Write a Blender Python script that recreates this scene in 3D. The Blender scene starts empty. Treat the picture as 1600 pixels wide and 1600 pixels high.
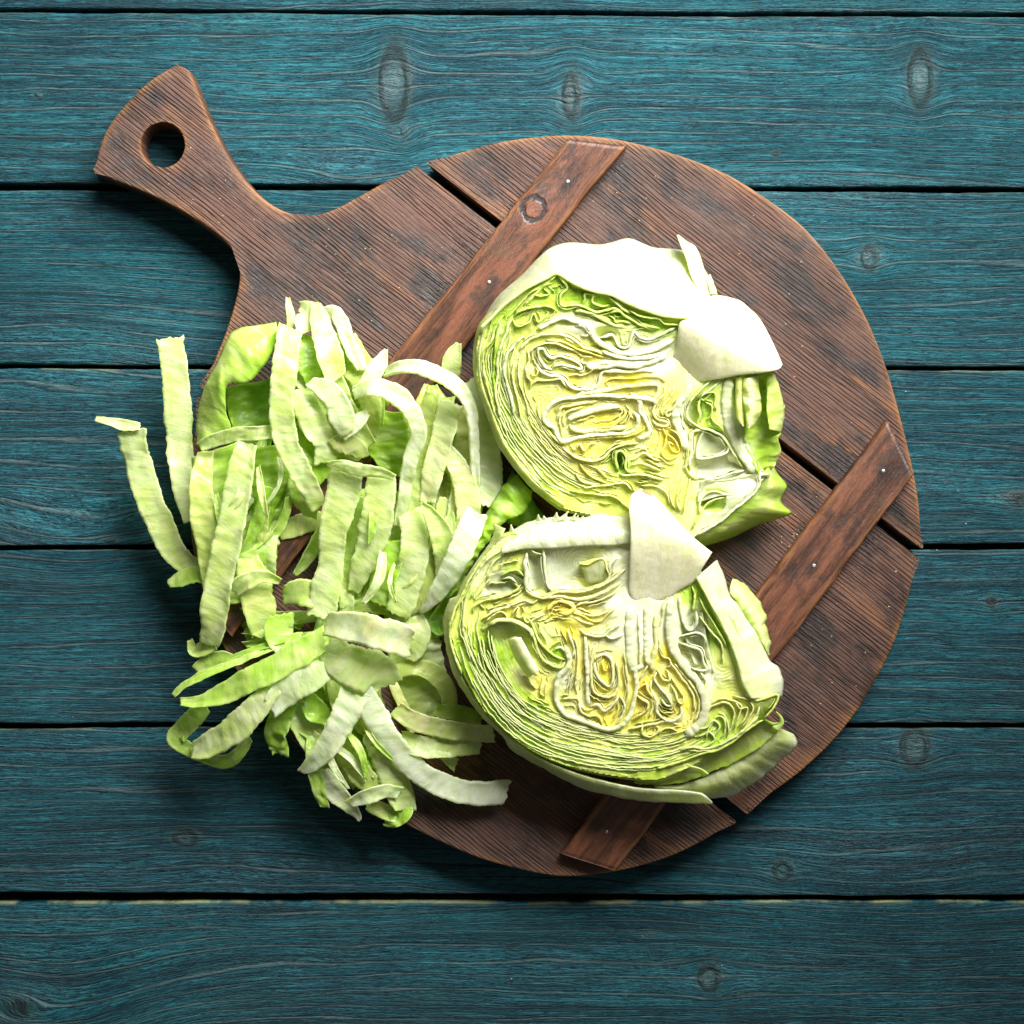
import bpy, math, random
import numpy as np
from mathutils import Vector, kdtree

# ------------------------------------------------------------------ camera, light, exposure
scene = bpy.context.scene
col = scene.collection
S = 0.0004            # metres per photo pixel on the table
D = 1.30              # camera height above the table

cam_data = bpy.data.cameras.new("camera")
cam = bpy.data.objects.new("camera", cam_data)
col.objects.link(cam)
cam.location = (0, 0, D)
cam.rotation_euler = (0, 0, 0)
cam_data.sensor_fit = 'HORIZONTAL'
cam_data.sensor_width = 36
cam_data.lens = 36 * D / (1600 * S)
cam_data.clip_start = 0.05
cam_data.clip_end = 50
scene.camera = cam

world = bpy.data.worlds.new("World")
scene.world = world
world.use_nodes = True
world.node_tree.nodes["Background"].inputs[0].default_value = (1.0, 0.97, 0.92, 1)
world.node_tree.nodes["Background"].inputs[1].default_value = 0.12

def area_lamp(name, loc, target, size, size_y, power, colour, spread=180):
    ld = bpy.data.lights.new(name, 'AREA')
    ld.shape = 'RECTANGLE'; ld.size = size; ld.size_y = size_y
    ld.energy = power; ld.color = colour; ld.spread = math.radians(spread)
    o = bpy.data.objects.new(name, ld); col.objects.link(o)
    o.location = loc
    o.rotation_euler = (Vector(target) - Vector(loc)).to_track_quat('-Z', 'Y').to_euler()
    return o
area_lamp("window_light", (0.25, 0.68, 0.60), (-0.03, 0.22, 0.03), 0.80, 0.62, 9.3, (1.0, 0.985, 0.95), 66)

scene.view_settings.view_transform = 'Standard'
scene.view_settings.look = 'None'
scene.view_settings.exposure = 0.0
scene.view_settings.gamma = 1.0
scene.view_settings.use_curve_mapping = False
scene.render.engine = 'CYCLES'
cy = scene.cycles
cy.use_denoising = True
cy.use_adaptive_sampling = False
cy.max_bounces = 7; cy.diffuse_bounces = 4; cy.glossy_bounces = 3
cy.transmission_bounces = 5; cy.transparent_max_bounces = 4
cy.sample_clamp_indirect = 4.0

# ------------------------------------------------------------------ helpers
def P(px, py, z):
    """photo pixel at height z (mm) -> world metres; arrays allowed"""
    zm = np.asarray(z, float) * 0.001
    k = S * (D - zm) / D
    x = (np.asarray(px, float) - 800) * k
    y = -(np.asarray(py, float) - 800) * k
    return np.stack(np.broadcast_arrays(x, y, zm), -1)

SYS = {'F': (0, 0, 1), 'A': (680, 350, 2.7586), 'B': (680, 740, 2.7586),
       'Z1': (730, 400, 6.4), 'Z2': (900, 480, 6.4), 'Z3': (780, 620, 6.4), 'Z4': (1000, 560, 5.333),
       'Y5': (690, 780, 5.926), 'Y6': (850, 900, 5.926), 'Y7': (690, 1000, 5.926), 'Y8': (1000, 880, 4.104),
       'S3': (140, 450, 4.706), 'S4': (440, 450, 4.2105), 'S5': (240, 780, 5.0), 'S6': (480, 780, 4.706),
       'S7': (250, 980, 5.517), 'S8': (480, 1000, 4.706)}
def T(sysname, pts):
    ox, oy, k = SYS[sysname]
    a = np.array(pts, float)
    a = a.copy(); a[:, 0] = ox + a[:, 0] / k; a[:, 1] = oy + a[:, 1] / k
    return a

def _hash(ix, iy, seed):
    h = (ix.astype(np.int64) * 374761393 + iy.astype(np.int64) * 668265263 + seed * 974634777) & 0x7fffffff
    h = ((h ^ (h >> 13)) * 1274126177) & 0x7fffffff
    h = (h ^ (h >> 16)) & 0xffff
    return h / 65535.0
def vn(x, y=0.0, seed=0):
    """smooth value noise -1..1"""
    x, y = np.broadcast_arrays(np.asarray(x, float), np.asarray(y, float))
    ix = np.floor(x); iy = np.floor(y)
    fx = x - ix; fy = y - iy
    fx = fx * fx * (3 - 2 * fx); fy = fy * fy * (3 - 2 * fy)
    a = _hash(ix, iy, seed); b = _hash(ix + 1, iy, seed)
    c = _hash(ix, iy + 1, seed); d = _hash(ix + 1, iy + 1, seed)
    return 2 * ((a * (1 - fx) + b * fx) * (1 - fy) + (c * (1 - fx) + d * fx) * fy) - 1
def fbm(x, y=0.0, seed=0, o=3):
    r = 0; a = 1.0
    for k in range(o):
        r = r + a * vn(np.asarray(x) * 2 ** k, np.asarray(y) * 2 ** k, seed + 17 * k); a *= 0.5
    return r / 1.75

def spline(pts, step=None, n=None, closed=False):
    """Catmull-Rom through pts (any dimension), evenly resampled on x,y length"""
    p = np.array(pts, float)
    if closed:
        q = np.vstack([p[-1], p, p[0], p[1]])
    else:
        q = np.vstack([2 * p[0] - p[1], p, 2 * p[-1] - p[-2]])
    out = []
    for i in range(1, len(q) - 2):
        t = np.linspace(0, 1, 14, endpoint=False)[:, None]
        p0, p1, p2, p3 = q[i - 1], q[i], q[i + 1], q[i + 2]
        out.append(0.5 * ((2 * p1) + (-p0 + p2) * t + (2 * p0 - 5 * p1 + 4 * p2 - p3) * t ** 2 + (-p0 + 3 * p1 - 3 * p2 + p3) * t ** 3))
    out = np.vstack(out + [q[-2][None]])
    L = np.concatenate([[0], np.cumsum(np.hypot(*np.diff(out[:, :2], axis=0).T) + 1e-9)])
    if n is None:
        n = max(4, int(L[-1] / step) + 1)
    s = np.linspace(0, L[-1], n)
    return np.stack([np.interp(s, L, out[:, k]) for k in range(out.shape[1])], 1)

def grid_faces(n, m, off=0, closed=False):
    f = []
    for i in range(n if closed else n - 1):
        i2 = (i + 1) % n
        for j in range(m - 1):
            f.append((off + i * m + j, off + i2 * m + j, off + i2 * m + j + 1, off + i * m + j + 1))
    return f

def mesh_obj(name, verts, faces, material=None, parent=None, cols=None, uv=None, attrs=None, smooth=True, origin=None):
    v = np.asarray(verts, float)
    if origin is None and parent is not None:
        origin = np.array(parent['_o']) if '_o' in parent else np.zeros(3)
    if origin is not None:
        v = v - np.asarray(origin)
    me = bpy.data.meshes.new(name)
    me.from_pydata(v.tolist(), [], faces)
    if smooth:
        me.polygons.foreach_set('use_smooth', np.ones(len(me.polygons), bool))
    if cols is not None:
        ca = me.color_attributes.new('col', 'FLOAT_COLOR', 'POINT')
        c4 = np.ones((len(v), 4)); c4[:, :3] = np.asarray(cols)
        ca.data.foreach_set('color', c4.ravel())
    if uv is not None:
        a = me.attributes.new('guv', 'FLOAT_VECTOR', 'POINT')
        u3 = np.zeros((len(v), 3)); u3[:, :np.asarray(uv).shape[1]] = uv
        a.data.foreach_set('vector', u3.ravel())
    for k, val in (attrs or {}).items():
        a = me.attributes.new(k, 'FLOAT', 'POINT')
        a.data.foreach_set('value', np.asarray(val, float).ravel())
    me.update()
    o = bpy.data.objects.new(name, me)
    col.objects.link(o)
    if material: me.materials.append(material)
    if parent is not None:
        o.parent = parent
    elif origin is not None:
        o.location = origin
    return o

def tag(o, label=None, cat=None, group=None, kind=None):
    if label: o['label'] = label
    if cat: o['category'] = cat
    if group: o['group'] = group
    if kind: o['kind'] = kind
    return o

def empty(name, loc):
    o = bpy.data.objects.new(name, None); col.objects.link(o)
    o.empty_display_size = 0.02
    o.location = loc; o['_o'] = list(loc)
    return o

# ------------------------------------------------------------------ node helper
class NT:
    def __init__(self, name):
        self.m = bpy.data.materials.new(name); self.m.use_nodes = True
        self.t = self.m.node_tree; self.b = self.t.nodes['Principled BSDF']; self.out = self.t.nodes['Material Output']
    def n(self, typ, **kw):
        nd = self.t.nodes.new(typ)
        for k, v in kw.items(): setattr(nd, k, v)
        return nd
    def put(self, sock, v):
        if hasattr(v, 'links') or isinstance(v, bpy.types.NodeSocket): self.t.links.new(v, sock)
        else: sock.default_value = v
    def math(self, op, a, b=None, c=None, clamp=False):
        nd = self.n('ShaderNodeMath', operation=op); nd.use_clamp = clamp
        self.put(nd.inputs[0], a)
        if b is not None: self.put(nd.inputs[1], b)
        if c is not None: self.put(nd.inputs[2], c)
        return nd.outputs[0]
    def ss(self, x, a, b, lo=0.0, hi=1.0):
        nd = self.n('ShaderNodeMapRange', interpolation_type='SMOOTHSTEP')
        self.put(nd.inputs['Value'], x)
        nd.inputs['From Min'].default_value = a; nd.inputs['From Max'].default_value = b
        nd.inputs['To Min'].default_value = lo; nd.inputs['To Max'].default_value = hi
        return nd.outputs[0]
    def mix(self, f, a, b, blend='MIX'):
        nd = self.n('ShaderNodeMix', data_type='RGBA', blend_type=blend)
        self.put(nd.inputs[0], f)
        for s, v in ((nd.inputs[6], a), (nd.inputs[7], b)):
            self.put(s, (*v, 1) if isinstance(v, tuple) and len(v) == 3 else v)
        return nd.outputs[2]
    def noise(self, vec, scale=1.0, detail=3.0, rough=0.5, dist=0.0):
        nd = self.n('ShaderNodeTexNoise')
        self.put(nd.inputs['Vector'], vec); nd.inputs['Scale'].default_value = scale
        nd.inputs['Detail'].default_value = detail; nd.inputs['Roughness'].default_value = rough
        nd.inputs['Distortion'].default_value = dist
        return nd.outputs['Fac']
    def vec(self, x, y, z=0.0):
        nd = self.n('ShaderNodeCombineXYZ')
        for s, v in zip(nd.inputs, (x, y, z)): self.put(s, v)
        return nd.outputs[0]
    def sep(self, v):
        nd = self.n('ShaderNodeSeparateXYZ'); self.put(nd.inputs[0], v); return nd.outputs
    def attr(self, name):
        nd = self.n('ShaderNodeAttribute', attribute_name=name); return nd
    def bump(self, h, strength=1.0, dist=0.001, normal=None):
        nd = self.n('ShaderNodeBump'); self.put(nd.inputs['Height'], h)
        nd.inputs['Strength'].default_value = strength; nd.inputs['Distance'].default_value = dist
        if normal is not None: self.put(nd.inputs['Normal'], normal)
        return nd.outputs[0]

# ------------------------------------------------------------------ materials
def mat_teal():
    """stained softwood; guv = (along mm, grain coordinate mm, plank number)"""
    k = NT("teal_stained_wood")
    u, g, pid = k.sep(k.attr('guv').outputs['Vector'])
    knot = k.attr('knot').outputs['Fac']; bare = k.attr('bare').outputs['Fac']
    off = k.math('MULTIPLY', pid, 37.7)
    # growth rings
    wob = k.noise(k.vec(k.math('MULTIPLY', u, 0.003), k.math('MULTIPLY', g, 0.05), off), 1, 1)
    wob2 = k.noise(k.vec(k.math('MULTIPLY', u, 0.014), k.math('MULTIPLY', g, 0.10), off), 1, 1)
    ph = k.math('ADD', k.math('MULTIPLY', g, 1 / 8.0), k.math('MULTIPLY', wob, 2.2))
    ph = k.math('ADD', ph, k.math('MULTIPLY', wob2, 0.5))
    fr = k.math('FRACT', ph)
    ringn = k.noise(k.vec(k.math('FLOOR', ph), off, k.math('MULTIPLY', u, 0.008)), 1.7, 1)
    fib = k.noise(k.vec(k.math('MULTIPLY', u, 0.035), k.math('MULTIPLY', g, 0.85), off), 1, 4, 0.68)
    fib2 = k.noise(k.vec(k.math('ADD', k.math('MULTIPLY', u, 0.16), k.math('MULTIPLY', g, 0.25)), k.math('MULTIPLY', g, 1.25), off), 1, 3, 0.68)
    fine = k.noise(k.vec(k.math('MULTIPLY', u, 0.30), k.math('MULTIPLY', g, 2.2), off), 1, 2, 0.6)
    jag = k.math('MULTIPLY', k.math('SUBTRACT', fib, 0.5), 0.25)
    frj = k.math('ADD', fr, jag)
    late = k.math('MULTIPLY', k.ss(frj, 0.74, 0.86), k.ss(frj, 0.92, 0.98, 1.0, 0.0))
    late = k.math('MULTIPLY', late, k.ss(ringn, 0.30, 0.62, 0.15, 1.0))
    edge = k.math('MULTIPLY', k.ss(frj, 0.88, 0.98), k.ss(frj, 0.99, 1.06, 1.0, 0.0))
    big = k.noise(k.vec(k.math('MULTIPLY', u, 0.008), k.math('MULTIPLY', g, 0.03), off), 1, 3)
    big2 = k.noise(k.vec(k.math('MULTIPLY', u, 0.02), k.math('MULTIPLY', g, 0.06), k.math('ADD', off, 9.0)), 1, 3)
    c = k.mix(k.ss(big, 0.32, 0.7), (0.0010, 0.0313, 0.0470), (0.0029, 0.0690, 0.0902))
    c = k.mix(k.ss(fib, 0.46, 0.70, 0.0, 0.75), c, (0.0279, 0.1748, 0.2068))
    c = k.mix(k.ss(fib, 0.28, 0.44, 0.7, 0.0), c, (0.0007, 0.0175, 0.0267))
    c = k.mix(k.ss(fib2, 0.36, 0.54, 0.9, 0.0), c, (0.0005, 0.0118, 0.0192))
    c = k.mix(k.ss(fine, 0.60, 0.80, 0.0, 0.5), c, (0.0984, 0.2760, 0.3008))
    c = k.mix(k.math('MULTIPLY', k.ss(big2, 0.52, 0.68), 0.40), c, (0.0066, 0.0366, 0.0428))
    c = k.mix(k.math('MULTIPLY', late, k.ss(fib2, 0.3, 0.6, 0.25, 0.62)), c, (0.0820, 0.1122, 0.1128))
    st = k.noise(k.vec(k.math('MULTIPLY', u, 0.005), k.math('MULTIPLY', g, 0.22), k.math('ADD', off, 3.0)), 1, 4, 0.62)
    c = k.mix(k.ss(st, 0.34, 0.48, 0.72, 0.0), c, (0.0016, 0.0184, 0.0273))
    c = k.mix(k.ss(st, 0.56, 0.72, 0.0, 0.45), c, (0.0361, 0.1702, 0.1993))
    c = k.mix(k.math('MULTIPLY', edge, 0.72), c, (0.0021, 0.0108, 0.0161))
    pt = k.noise(k.vec(k.math('MULTIPLY', pid, 3.17), 0.5, 0.0), 1, 0)
    c = k.mix(k.ss(pt, 0.35, 0.65, 0.0, 0.35), c, k.mix(1.0, c, (0.4510, 0.7360, 0.7990), 'MULTIPLY'))
    # knots: greyed wood with a dark reddish ring
    ringk = k.math('MULTIPLY', k.ss(knot, 0.40, 0.56), k.ss(knot, 0.60, 0.78, 1.0, 0.0))
    halo = k.ss(knot, 0.10, 0.5)
    c = k.mix(k.math('MULTIPLY', halo, 0.40), c, (0.0287, 0.0506, 0.0489))
    c = k.mix(k.math('MULTIPLY', k.ss(knot, 0.72, 0.95), k.ss(fib2, 0.4, 0.6, 0.35, 0.75)), c, (0.0328, 0.0690, 0.0733))
    c = k.mix(k.math('MULTIPLY', ringk, k.ss(fib2, 0.34, 0.6, 0.05, 0.85)), c, (0.0066, 0.0088, 0.0086))
    bm = k.math('MULTIPLY', bare, k.ss(k.noise(k.vec(k.math('MULTIPLY', u, 0.03), off, 0.0), 1, 4, 0.6), 0.40, 0.58))
    c = k.mix(bm, c, (0.1842, 0.2051, 0.1069))
    k.put(k.b.inputs['Base Color'], c)
    rough = k.ss(late, 0.0, 1.0, 0.46, 0.62)
    k.put(k.b.inputs['Roughness'], rough)
    k.b.inputs['Specular IOR Level'].default_value = 0.25
    h = k.math('MULTIPLY', late, 0.9)
    h = k.math('SUBTRACT', h, k.math('MULTIPLY', edge, 0.9))
    h = k.math('ADD', h, k.math('MULTIPLY', fib, 1.6))
    h = k.math('ADD', h, k.math('MULTIPLY', fib2, 1.3))
    h = k.math('ADD', h, k.math('MULTIPLY', fine, 0.5))
    h = k.math('SUBTRACT', h, k.math('MULTIPLY', ringk, 0.8))
    k.put(k.b.inputs['Normal'], k.bump(h, 0.85, 0.0011))
    return k.m

def mat_board(name, ang, seed, warm=0.0):
    """dark oiled brushed wood, grain along ang (object space)"""
    k = NT(name)
    tc = k.n('ShaderNodeTexCoord').outputs['Object']
    mp = k.n('ShaderNodeMapping'); k.put(mp.inputs['Vector'], tc)
    mp.inputs['Rotation'].default_value = (0, 0, -ang); mp.inputs['Scale'].default_value = (1000, 1000, 1000)
    u, g, z = k.sep(mp.outputs[0])
    sd = float(seed) * 13.1
    wob = k.noise(k.vec(k.math('MULTIPLY', u, 0.012), k.math('MULTIPLY', g, 0.05), sd), 1, 2)
    ph = k.math('ADD', k.math('MULTIPLY', g, 1 / 2.3), k.math('MULTIPLY', wob, 2.4))
    w2 = k.noise(k.vec(k.math('MULTIPLY', u, 0.02), k.math('MULTIPLY', g, 0.5), sd), 1, 2)
    ph = k.math('ADD', ph, k.math('MULTIPLY', w2, 1.5))
    fr = k.math('FRACT', ph)
    rid = k.math('MULTIPLY', k.ss(fr, 0.0, 0.45), k.ss(fr, 0.78, 1.0, 1.0, 0.0))
    fib = k.noise(k.vec(k.math('MULTIPLY', u, 0.10), k.math('MULTIPLY', g, 2.6), sd), 1, 3, 0.6)
    blot = k.noise(k.vec(k.math('MULTIPLY', u, 0.020), k.math('MULTIPLY', g, 0.036), sd), 1, 4, 0.6, 0.4)
    blot2 = k.noise(k.vec(k.math('MULTIPLY', u, 0.012), k.math('MULTIPLY', g, 0.05), sd + 5), 1, 4, 0.6, 0.3)
    fleck = k.noise(k.vec(k.math('MULTIPLY', u, 0.16), k.math('MULTIPLY', g, 0.30), sd + 8), 1, 3, 0.6)
    c = k.mix(k.ss(blot, 0.30, 0.72), (0.0318, 0.0140, 0.0096), (0.0954, 0.0424, 0.0277))
    c = k.mix(k.ss(blot2, 0.52, 0.70, 0.0, 0.80), c, (0.1734, 0.0699, 0.0287))
    c = k.mix(k.ss(blot, 0.38, 0.50, 0.88, 0.0), c, (0.0116, 0.0067, 0.0062))
    ramp = k.ss(k.noise(k.vec(k.math('MULTIPLY', u, 0.016), k.math('MULTIPLY', g, 0.045), sd + 3), 1, 3, 0.6), 0.34, 0.62, 0.30, 1.0)
    rid = k.math('ADD', k.math('MULTIPLY', rid, ramp), k.math('MULTIPLY', k.math('SUBTRACT', 1.0, ramp), 0.75))
    c = k.mix(k.ss(rid, 0.0, 1.0, 0.70, 0.0), c, (0.0081, 0.0041, 0.0038))
    c = k.mix(k.math('MULTIPLY', k.ss(fib, 0.52, 0.75), 0.40), c, (0.1445, 0.0752, 0.0502))
    c = k.mix(k.ss(fleck, 0.70, 0.80, 0.0, 0.65), c, (0.2427, 0.1244, 0.0478))
    # rubbed-off edges of the piece
    ed = k.attr('worn').outputs['Fac']
    c = k.mix(k.math('MULTIPLY', ed, k.ss(blot2, 0.34, 0.56, 0.15, 0.80)), c, (0.2658, 0.1244, 0.0478))
    k.put(k.b.inputs['Base Color'], c)
    k.put(k.b.inputs['Roughness'], k.ss(blot, 0.3, 0.7, 0.42, 0.60))
    k.b.inputs['Specular IOR Level'].default_value = 0.36
    h = k.math('ADD', k.math('MULTIPLY', rid, 1.0), k.math('MULTIPLY', fib, 0.9))
    h = k.math('ADD', h, k.math('MULTIPLY', fleck, 0.4))
    k.put(k.b.inputs['Normal'], k.bump(h, 0.9, 0.00075))
    return k.m

def mat_batten():
    """guv = (along mm, across -1..1, id)"""
    k = NT("red_brown_batten_wood")
    u, v, pid = k.sep(k.attr('guv').outputs['Vector'])
    off = k.math('MULTIPLY', pid, 21.3)
    gx = k.math('MULTIPLY', v, 15.0)
    gk = k.attr('gk').outputs['Fac']          # grain coordinate bent around knots
    g = k.math('MULTIPLY', gk, 15.0)
    n1 = k.noise(k.vec(k.math('MULTIPLY', u, 0.02), k.math('MULTIPLY', g, 0.16), off), 1, 4, 0.6, 0.5)
    n2 = k.noise(k.vec(k.math('MULTIPLY', u, 0.05), k.math('MULTIPLY', g, 0.9), off), 1, 4, 0.6)
    n3 = k.noise(k.vec(k.math('MULTIPLY', u, 0.05), k.math('MULTIPLY', gx, 0.07), k.math('ADD', off, 4.0)), 1, 4, 0.62)
    fine = k.noise(k.vec(k.math('MULTIPLY', u, 0.25), k.math('MULTIPLY', g, 3.0), off), 1, 3)
    c = k.mix(k.ss(n1, 0.35, 0.66), (0.0396, 0.0162, 0.0095), (0.1349, 0.0442, 0.0204))
    c = k.mix(k.ss(n2, 0.50, 0.68, 0.0, 0.45), c, (0.1721, 0.0699, 0.0293))
    c = k.mix(k.ss(n3, 0.36, 0.50, 0.70, 0.0), c, (0.0186, 0.0118, 0.0104))
    c = k.mix(k.ss(n3, 0.60, 0.72, 0.0, 0.45), c, (0.0790, 0.0429, 0.0237))
    edge = k.math('ABSOLUTE', v)
    c = k.mix(k.math('MULTIPLY', k.ss(edge, 0.72, 0.98), k.ss(n2, 0.38, 0.60, 0.15, 0.8)), c, (0.2140, 0.0902, 0.0341))
    knot = k.math('ADD', k.attr('knot').outputs['Fac'], k.math('MULTIPLY', k.math('SUBTRACT', n2, 0.5), 0.7))
    ringk = k.math('MULTIPLY', k.ss(knot, 0.30, 0.46), k.ss(knot, 0.66, 0.82, 1.0, 0.0))
    c = k.mix(k.math('MULTIPLY', ringk, 0.93), c, (0.0075, 0.0082, 0.0104))
    stain = k.attr('stain').outputs['Fac']
    c = k.mix(k.math('MULTIPLY', stain, 0.85), c, (0.0065, 0.0050, 0.0052))
    c = k.mix(k.ss(fine, 0.28, 0.48, 0.45, 0.0), c, (0.0140, 0.0063, 0.0048))
    k.put(k.b.inputs['Base Color'], c)
    k.put(k.b.inputs['Roughness'], k.ss(n1, 0.3, 0.7, 0.34, 0.48))
    k.b.inputs['Specular IOR Level'].default_value = 0.45
    h = k.math('ADD', k.math('MULTIPLY', n2, 0.8), k.math('MULTIPLY', fine, 0.6))
    h = k.math('SUBTRACT', h, k.math('MULTIPLY', ringk, 0.6))
    k.put(k.b.inputs['Normal'], k.bump(h, 0.7, 0.0009))
    return k.m

def mat_leaf(name, trans=0.30, rough=0.36, vein=0.5, spec=0.45, bumpd=0.0006, sss=0.0, rad=1.0):
    """col = leaf colour, guv = (along mm, across mm, id): veins run across the strip"""
    k = NT(name)
    c0 = k.attr('col').outputs['Color']
    u, v, pid = k.sep(k.attr('guv').outputs['Vector'])
    off = k.math('MULTIPLY', pid, 7.31)
    # slanted veins
    su = k.math('ADD', u, k.math('MULTIPLY', v, 0.35))
    v1 = k.noise(k.vec(k.math('MULTIPLY', su, 0.17), k.math('MULTIPLY', v, 0.03), off), 1, 2, 0.5)
    v2 = k.noise(k.vec(k.math('MULTIPLY', su, 0.5), k.math('MULTIPLY', v, 0.25), off), 1, 3, 0.6)
    tc = k.n('ShaderNodeTexCoord').outputs['Object']
    cell = k.noise(tc, 900, 3, 0.6)
    soft = k.noise(tc, 110, 3, 0.55)
    dark = k.mix(1.0, c0, (0.74, 0.90, 0.50), 'MULTIPLY')
    lite = k.mix(0.5, c0, (0.90, 0.93, 0.76))
    line = k.ss(k.math('ABSOLUTE', k.math('SUBTRACT', v1, 0.5)), 0.0, 0.022, 1.0, 0.0)
    line2 = k.ss(k.math('ABSOLUTE', k.math('SUBTRACT', v2, 0.5)), 0.0, 0.030, 1.0, 0.0)
    c = k.mix(k.ss(v1, 0.40, 0.58, vein * 0.55, 0.0), c0, dark)
    c = k.mix(k.ss(v1, 0.56, 0.70, 0.0, vein * 0.8), c, lite)
    c = k.mix(k.ss(soft, 0.50, 0.70, 0.0, 0.45), c, dark)
    c = k.mix(k.ss(soft, 0.30, 0.48, 0.40, 0.0), c, lite)
    c = k.mix(k.math('MULTIPLY', line, vein * 0.9), c, dark)
    c = k.mix(k.math('MULTIPLY', line2, vein * 0.40), c, lite)
    k.put(k.b.inputs['Base Color'], c)
    k.b.inputs['Roughness'].default_value = rough
    k.b.inputs['Specular IOR Level'].default_value = spec
    if sss:
        k.b.inputs['Subsurface Weight'].default_value = sss
        k.b.inputs['Subsurface Radius'].default_value = (0.0060, 0.0060, 0.0035)
        k.b.inputs['Subsurface Scale'].default_value = rad
    h = k.math('ADD', k.math('MULTIPLY', v1, 2.0), k.math('MULTIPLY', v2, 1.0))
    h = k.math('ADD', h, k.math('MULTIPLY', cell, 0.25))
    h = k.math('ADD', h, k.math('MULTIPLY', soft, 1.2))
    nrm = k.bump(h, 0.55, bumpd)
    k.put(k.b.inputs['Normal'], nrm)
    if trans:
        tr = k.n('ShaderNodeBsdfTranslucent')
        k.put(tr.inputs['Color'], k.mix(1.0, c, (0.96, 1.0, 0.50), 'MULTIPLY')); k.put(tr.inputs['Normal'], nrm)
        ms = k.n('ShaderNodeMixShader'); ms.inputs[0].default_value = trans
        k.t.links.new(k.b.outputs[0], ms.inputs[1]); k.t.links.new(tr.outputs[0], ms.inputs[2])
        k.t.links.new(ms.outputs[0], k.out.inputs['Surface'])
    return k.m

def mat_plain(name, c, rough=0.6, metal=0.0, ns=300, amt=0.35):
    k = NT(name)
    tc = k.n('ShaderNodeTexCoord').outputs['Object']
    n = k.noise(tc, ns, 4, 0.6)
    k.put(k.b.inputs['Base Color'], k.mix(k.ss(n, 0.3, 0.7, 0.0, 1.0), tuple(x * (1 - amt) for x in c), tuple(min(1, x * (1 + amt)) for x in c)))
    k.b.inputs['Roughness'].default_value = rough; k.b.inputs['Metallic'].default_value = metal
    k.put(k.b.inputs['Normal'], k.bump(n, 0.3, 0.0005))
    return k.m

M_TEAL = mat_teal()
ANG = math.radians(-38.1)
M_BOARD = [mat_board("brushed_brown_wood", ANG, 1), mat_board("brushed_brown_wood", ANG, 2), mat_board("brushed_brown_wood", ANG, 3)]
M_BATTEN = mat_batten()
M_SHRED = mat_leaf("lettuce_strip_flesh", 0.52, 0.28, 0.70, 0.50, 0.0005, 0.2)
M_LEAF = mat_leaf("lettuce_leaf_flesh", 0.0, 0.38, 0.25, 0.35, 0.0002, 0.35, 0.8)
M_RIB = mat_leaf("lettuce_cut_leaf_edge", 0.30, 0.40, 0.15, 0.35, 0.00012, 0.0)
M_OUTER = mat_leaf("lettuce_outer_leaf", 0.30, 0.32, 0.50, 0.45, 0.0006, 0.5)
M_CORE = mat_leaf("lettuce_core_flesh", 0.0, 0.36, 0.16, 0.40, 0.0006, 0.7)
M_DARK = mat_plain("dark_underside", (0.012, 0.010, 0.009), 0.9)
M_NAIL = mat_plain("dull_steel_nail", (0.30, 0.30, 0.29), 0.5, 1.0, 900)
M_CRUMB = mat_plain("pale_crumb", (0.55, 0.42, 0.20), 0.8)
M_LINT = mat_plain("white_fleck", (0.75, 0.78, 0.76), 0.8)

# ------------------------------------------------------------------ table of planks
table_o = (0, 0, -0.026)
def box_verts(x0, x1, y0, y1, z0, z1):
    v = [(x, y, z) for z in (z0, z1) for y in (y0, y1) for x in (x0, x1)]
    f = [(0, 2, 3, 1), (4, 5, 7, 6), (0, 1, 5, 4), (1, 3, 7, 5), (3, 2, 6, 7), (2, 0, 4, 6)]
    return v, f
v, f = box_verts(-0.62, 0.62, -0.50, 0.50, -0.032, -0.024)
tabletop = mesh_obj("tabletop", v, f, M_DARK, smooth=False, origin=table_o)
tabletop['_o'] = list(table_o)
tag(tabletop, "teal stained wooden tabletop of wide horizontal planks under the board", "table", kind="structure")

KNOTS = [  # px, py, rx, ry, strength
    (617, 130, 20, 52, 1.0), (632, 205, 12, 22, .5), (893, 150, 15, 40, .75), (1438, 122, 16, 40, 1.0), (1212, 240, 5, 7, .8),
    (1360, 402, 15, 22, .75), (1430, 1166, 19, 27, 1.0), (291, 1308, 20, 13, .85), (1223, 1360, 14, 15, .9),
    (1109, 1527, 16, 20, .9), (30, 1575, 34, 24, .6), (1592, 778, 26, 18, .6), (1549, 940, 9, 12, .7), (175, 845, 22, 9, .5),
    (1010, 1462, 9, 7, .5), (60, 148, 9, 6, .6)]
SWELL = [  # broad arches in the grain: px, py, lx, ly, amount px
    (130, 850, 210, 70, -52), (560, 282, 140, 40, -24), (1230, 275, 240, 40, 20), (330, 1320, 320, 60, 30), (1400, 1380, 230, 70, -34),
    (40, 500, 300, 90, 40), (900, 1480, 500, 60, 14), (80, 1600, 190, 120, -60), (1300, 700, 380, 70, 18), (1250, 1230, 150, 40, -14)]
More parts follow.
